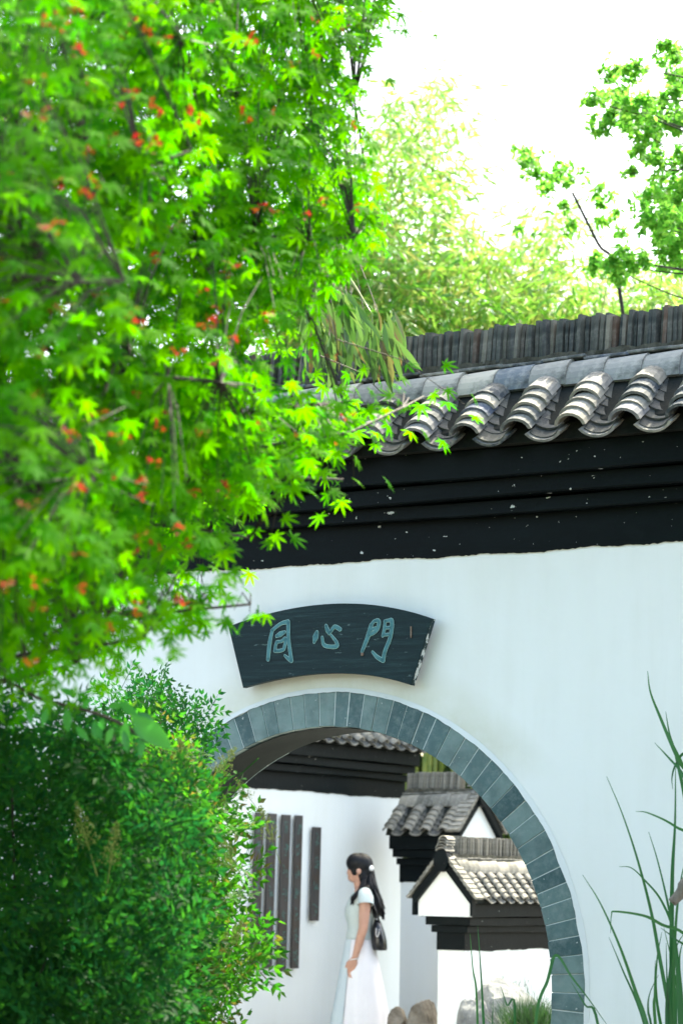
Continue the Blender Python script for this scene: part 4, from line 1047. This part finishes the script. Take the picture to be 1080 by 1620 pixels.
for i, (sx, sY) in enumerate(spots):
    b = px(sx, 1400, sY); b.z = 0; root = empty('bamboo_clump', b); tag(root, blab[i], 'bamboo', 'bamboo grove behind the court'); bi = -b
    for q in range(9):
        hgt = rs.uniform(5.5, 7.5); a = Vector((rs.gauss(0, .35), rs.gauss(0, .35), 0)); tp = a+Vector((rs.gauss(0, .5), rs.gauss(0, .4), hgt))
        bm = bmesh.new(); PP = spline([a, a*.7+tp*.3, a*.35+tp*.65+Vector((0, 0, .1)), tp], 6); n_ = len(PP)
        tube(bm, PP, [(.028*(1-j/n_)+.004)*(1.12 if j % 2 else 1) for j in range(n_)], 6); from_bm('culm', bm, CULM, root, smooth=True)
    for (x, y, Y) in perc[i]:
        d = Vector((rs.gauss(0, .8), rs.gauss(-.3, .6), rs.gauss(.0, .5))).normalized(); M_ = frames([d[:]], [(rs.gauss(0, .3), rs.gauss(0, .3), 1)], [rs.uniform(.75, 1.15)])[0]
        o = link('leaf_spray', BS[rs.randrange(6)][0], root); mat_to_obj(o, M_, px(x, y, Y)+bi)
    # lower foliage in the shade of the grove
    LL = []; MM = []
    for q in range(60):
        c = Vector((rs.gauss(0, .6), rs.gauss(0, .5), rs.uniform(3.5, 5.8))); d = Vector((rs.gauss(0, .8), rs.gauss(-.3, .6), rs.gauss(-.2, .4)))
        M_ = frames([d[:]], [(rs.gauss(0, .3), rs.gauss(0, .3), 1)], [1.1])[0]; Pl, Fm = BS[q % 6][1]; LL.append(Pl @ M_.T+np.array(c[:])); MM.append(np.einsum('ij,njk->nik', M_, Fm))
    o = link('lower_foliage', scatter_mesh('lower_foliage', BBV, BBF, np.concatenate(MM), np.concatenate(LL)), root, BAM); o['kind'] = 'stuff'
# wood beyond the grove
WOODM = m_leaf('far_leaf', [(.015, .04, .012), (.03, .07, .02), (.05, .09, .02)], [(.03, .09, .015), (.06, .15, .02), (.1, .18, .03)], .3, .6)
N = 26000; L_ = np.stack([rng.uniform(-9, 11, N), rng.uniform(25.6, 27.6, N), rng.uniform(0, 4.6, N)**1.0], 1)
Mx = frames(rng.normal(0, 1, (N, 3)), rng.normal(0, 1, (N, 3)), rng.uniform(.16, .34, N))
o = link('woodland', scatter_mesh('woodland', LV*np.array([1.6, 1, 1]), LF, Mx, L_), None, WOODM); tag(o, 'dark mass of trees seen low behind the bamboo', 'woodland', kind='stuff')
# bamboo drooping over the coping
bb = C0-Nw*1.3-Uw*2.2; bb.z = 0; db = empty('drooping_bamboo', bb); tag(db, 'old bamboo drooping long dark leaves over the tiled ridge beside the maple', 'bamboo'); dbi = -bb
bm = bmesh.new(); topP = px(545, 430, 10.9); PP = spline([bb+dbi, Vector((0, 0, 2.0)), Vector((.1, 0, 3.4)), px(500, 400, 11.4)+dbi, topP+dbi, px(590, 500, 10.6)+dbi], 7); tube(bm, PP, [.02-.0005*j for j in range(len(PP))], 6); from_bm('culm', bm, CULM, db, smooth=True)
for k in range(9):
    e = px(rs.uniform(485, 620), rs.uniform(470, 560), rs.uniform(10.2, 10.9)); s0 = PP[rs.randrange(22, len(PP)-3)]
    bm = bmesh.new(); tube(bm, spline([s0, (s0+e+dbi)/2+Vector((0, 0, .10)), e+dbi], 5), .0025, 4); from_bm('twig', bm, TWIG, db)
lm2 = [scatter_mesh('leaf', BBV*np.array([1, 1, f]), BBF, np.eye(3)[None], np.zeros((1, 3)), [.2]) for f in (.5, 1.2)]
for l_ in lm2: l_.materials.append(BAMD)
for k in range(140):
    t = rs.random(); x = 478+rs.random()*150; y = rs.uniform(455, 560) if x < 560 else rs.uniform(480, 560)
    d = _R*rs.gauss(.25, .35)-_U*1+Vector((0, rs.gauss(0, .3), 0)); s_ = rs.uniform(.11, .20)
    M_ = frames([d[:]], [(rs.gauss(0, .6), -1, .2)], [s_])[0]; M_ = M_*np.array([.95, 1, .8])[None, :]
    o = link('leaf', lm2[k % 2], db); mat_to_obj(o, M_, px(x, y, rs.uniform(10.0, 10.7))+dbi)

# ------------------------------------------------------------------ trees behind, upper right
TL = m_leaf('tree_leaf', [(.03, .16, .02), (.06, .22, .03), (.10, .27, .04)], [(.13, .50, .05), (.22, .60, .07), (.32, .64, .09)], .6, .5, .15)
def clump_tree(label, base, tops, clusters, leaf, per, spread, Yc, tr=.12):
    root = empty('leafy_tree', base); tag(root, label, 'tree'); bi = -Vector(base)
    tp = [Vector((0, 0, -.1))]+[t+bi for t in tops]; PP = spline(tp, 6); n_ = len(PP)
    bm = bmesh.new(); tube(bm, PP, [tr*(1-j/n_)+.012 for j in range(n_)], 8); from_bm('trunk', bm, BARK, root, smooth=True)
    for (cx, cy, r) in clusters:
        c = px(540+cx/2, cy/2, Yc+rs.uniform(-.8, .8))+bi; s0 = min(PP[4:], key=lambda p: (p-c).length*(1+.3*(p.z > c.z)))
        bm = bmesh.new(); m_ = (s0+c)/2+Vector((rs.gauss(0, .1), 0, rs.gauss(0, .12))); tube(bm, spline([s0, m_, c], 5), [(.009-.0006*i)*min(1, tr/.05) for i in range(11)], 5); from_bm('branch', bm, BARK, root, smooth=True)
        rr = r/2/FPX*Yc*1.15; n = int(per*(r/45)**2); L_ = []
        for k in range(n):
            sc_ = rs.choice((.35, .6, 1)); a, b, e = rs.gauss(0, 1), rs.gauss(0, 1), rs.gauss(0, 1); L_.append((c.x+a*rr*.62, c.y+b*rr*.7, c.z+e*rr*.5+.12*rr*a*math.sin(cx)))
        # break the clump into smaller tufts
        L_ = np.array(L_); seeds = L_[rng.integers(0, n, max(3, n//26))]; idx = ((L_[:, None]-seeds[None])**2).sum(2).argmin(1); L_ = L_*.38+seeds[idx]*.62
        Mx = frames(rng.normal(0, 1, (n, 3))+np.array([0, -.2, -.2]), rng.normal(0, .6, (n, 3))+np.array([0, -.5, .8]), leaf*rng.uniform(.7, 1.2, n))
        o = link('foliage', scatter_mesh('foliage', LV*np.array([1.5, 1, 1]), LF, Mx, L_), root, TL); o['kind'] = 'stuff'
    return root
b1 = px(1250, 1400, 17); b1.z = 0
clump_tree('leafy tree reaching in from the upper right edge with broken green clumps', b1, [px(1230, 900, 17), px(1190, 500, 17), px(1150, 150, 17)],
    [(1025, 150, 34), (1045, 185, 38), (1060, 240, 38), (1050, 290, 40), (860, 235, 40), (920, 220, 42), (795, 320, 38), (870, 300, 40), (830, 395, 42), (890, 350, 50), (930, 330, 50), (1000, 330, 40), (960, 420, 55), (1000, 380, 48), (1035, 380, 30), (945, 470, 36), (990, 510, 36), (905, 550, 24), (1075, 490, 40), (1085, 540, 40), (1000, 610, 50), (1060, 640, 62), (990, 700, 58), (1040, 720, 60), (1050, 790, 62), (1080, 700, 60), (870, 820, 42), (880, 860, 40), (810, 830, 40), (930, 830, 35), (1090, 820, 60), (1090, 600, 60), (1100, 380, 50), (1110, 260, 50)], .050, 330, 1, 17)
b2 = px(1015, 1400, 19); b2.z = 0
clump_tree('slender small tree with sparse pale clumps rising through the bamboo', b2, [px(1005, 800, 19), px(978, 450, 19), px(945, 385, 19), px(905, 305, 19)],
    [(560, 480, 30), (590, 510, 38), (620, 545, 42), (570, 540, 30), (660, 570, 42), (700, 560, 38), (715, 520, 28), (650, 590, 32), (765, 540, 16), (800, 600, 32), (830, 640, 34), (820, 700, 26), (850, 670, 26), (700, 655, 26), (725, 725, 34), (890, 735, 24), (580, 730, 28)], .06, 150, 1, 19, .006)

# ------------------------------------------------------------------ reeds before the wall
REED = m_leaf('reed_blade', [(.008, .060, .026), (.012, .085, .028), (.025, .12, .03)], [(.03, .22, .05), (.04, .28, .05), (.08, .34, .06)], .3, .35)
def blade(root, pts, Y, w_, bow=0):
    inv_ = -Vector(root.location); P = spline([px(880+a/2.893, 1060+b/2.893, Y+bow*i)+inv_ for i, (a, b) in enumerate(pts)], 6); n_ = len(P)
    bm = bmesh.new(); prev = None
    for i, p in enumerate(P):
        t = i/(n_-1); ww = .84*w_*min(1, .12+1.5*t)*(1 if t < .9 else 1); tg = (P[min(i+1, n_-1)]-P[max(i-1, 0)]).normalized(); s_ = tg.cross(Vector((.25*math.sin(i*.35+w_*900), 1, .1))).normalized(); f = tg.cross(s_)
        cur = [bm.verts.new(p+s_*ww/2+f*ww*.15), bm.verts.new(p), bm.verts.new(p-s_*ww/2+f*ww*.15)]
        if prev: 
            for k in (0, 1): bm.faces.new((prev[k], prev[k+1], cur[k+1], cur[k]))
        prev = cur
    o = from_bm('blade', bm, REED, root, smooth=True)
    a = o.data.attributes.new('tint', 'FLOAT', 'FACE')
rl = px(1075, 1400, 9.0); rl.z = 0
reed = empty('reed_clump', rl); tag(reed, 'tall clump of dark green reeds standing at the right edge before the white wall', 'reeds')
base = [(560, 1900), (575, 2600)]
for pts, w_ in (([(415, 5), (428, 100), (470, 210), (520, 330), (570, 430), (640, 560), (700, 1200)], .020), ([(498, 190), (515, 290), (548, 410), (600, 700), (640, 1300)], .015), ([(448, 333), (510, 400), (579, 485), (640, 640), (690, 1200)], .016), ([(530, 545), (527, 490), (545, 430), (590, 385), (680, 500), (700, 1200)], .014),
                ([(543, 450), (540, 700), (527, 1000), (530, 1620)]+base, .024), ([(228, 487), (300, 660), (370, 870), (430, 1100), (470, 1320), (530, 1650)]+base, .017), ([(360, 647), (420, 655), (540, 715), (640, 820), (700, 1300)], .012), ([(420, 740), (460, 870), (510, 1080), (545, 1280), (560, 1600)]+base, .016),
                ([(285, 900), (340, 905), (400, 960), (480, 1060), (540, 1230), (570, 1600)]+base, .013), ([(118, 937), (200, 1070), (290, 1270), (360, 1470), (420, 1660), (500, 2100), (560, 2600)], .017), ([(246, 1205), (250, 1120), (270, 1105), (400, 1125), (480, 1165), (600, 1230), (680, 1500)], .013), ([(238, 1222), (300, 1370), (400, 1620), (500, 2100), (560, 2600)], .013),
                ([(465, 1395), (425, 1480), (418, 1560), (440, 1680), (540, 2400)], .010), ([(450, 1330), (448, 1480), (452, 1640), (540, 2500)], .014), ([(480, 1200), (458, 1330), (455, 1500), (500, 1800), (560, 2500)], .014), ([(500, 1250), (505, 1450), (520, 1700)]+base, .016), ([(575, 1240), (560, 1350), (575, 1620), (590, 2500)], .015), ([(490, 1180), (540, 1400), (565, 1650), (590, 2500)], .014), ([(600, 1180), (545, 1270), (515, 1420), (530, 1800), (570, 2500)], .012), ([(475, 1180), (540, 1230), (640, 1330), (700, 1700)], .012), ([(590, 870), (570, 950), (545, 1150), (535, 1500), (560, 2400)], .013), ([(530, 1120), (520, 1350), (505, 1640), (540, 2500)], .018), ([(555, 1300), (545, 1500), (545, 1800), (570, 2500)], .017)):
    blade(reed, pts, rs.uniform(8.75, 9.25), w_)
rl2 = px(900, 1400, 8.9); rl2.z = 0
reed2 = empty('reed_clump', rl2); tag(reed2, 'few bent reed blades crossing the lower right end of the brick ring', 'reeds')
def cp(a, b): return ((a-880)*2.893, (b-1060)*2.893)
for pts, w_ in (([cp(962, 1625), cp(930, 1580), cp(903, 1545), cp(879, 1511), cp(866, 1550), cp(846, 1625), cp(840, 1900)], .014), ([cp(903, 1554), cp(925, 1590), cp(946, 1625), cp(980, 1900)], .012)): blade(reed2, pts, 8.9, w_)
rl3 = px(757, 1400, 9.3); rl3.z = 0
reed3 = empty('reed_clump', rl3); tag(reed3, 'sparse thin reed blades rising inside the gate before the pale pier', 'reeds')
for pts, w_ in (([cp(743, 1477), cp(747, 1530), cp(755, 1625), cp(757, 2100)], .010), ([cp(755, 1464), cp(759, 1520), cp(763, 1590), cp(766, 1700), cp(765, 2100)], .012), ([cp(791, 1559), cp(801, 1590), cp(814, 1625), cp(790, 2100)], .011), ([cp(779, 1566), cp(779, 1600), cp(778, 1650), cp(772, 2100)], .005)): blade(reed3, pts, 9.6, w_)
# dead stick poking in at the right edge
sl_ = px(1180, 1400, 8.9); sl_.z = 0
stick = empty('dead_branch', sl_); tag(stick, 'broken grey-brown branch end poking in at the right edge among the reeds', 'branch')
bm = bmesh.new(); tube(bm, [p-sl_ for p in spline([sl_, px(1165, 1600, 8.9), px(1140, 1350, 8.9), px(1100, 1385, 8.9), px(1078, 1411, 8.9), px(1062, 1428, 8.9)], 5)], [.03]*20+[.022, .020, .019, .018, .0175, .0165], 9); from_bm('wood', bm, m_wood('dead_wood', (.10, .085, .07), (.26, .23, .19), 14), stick, smooth=True)
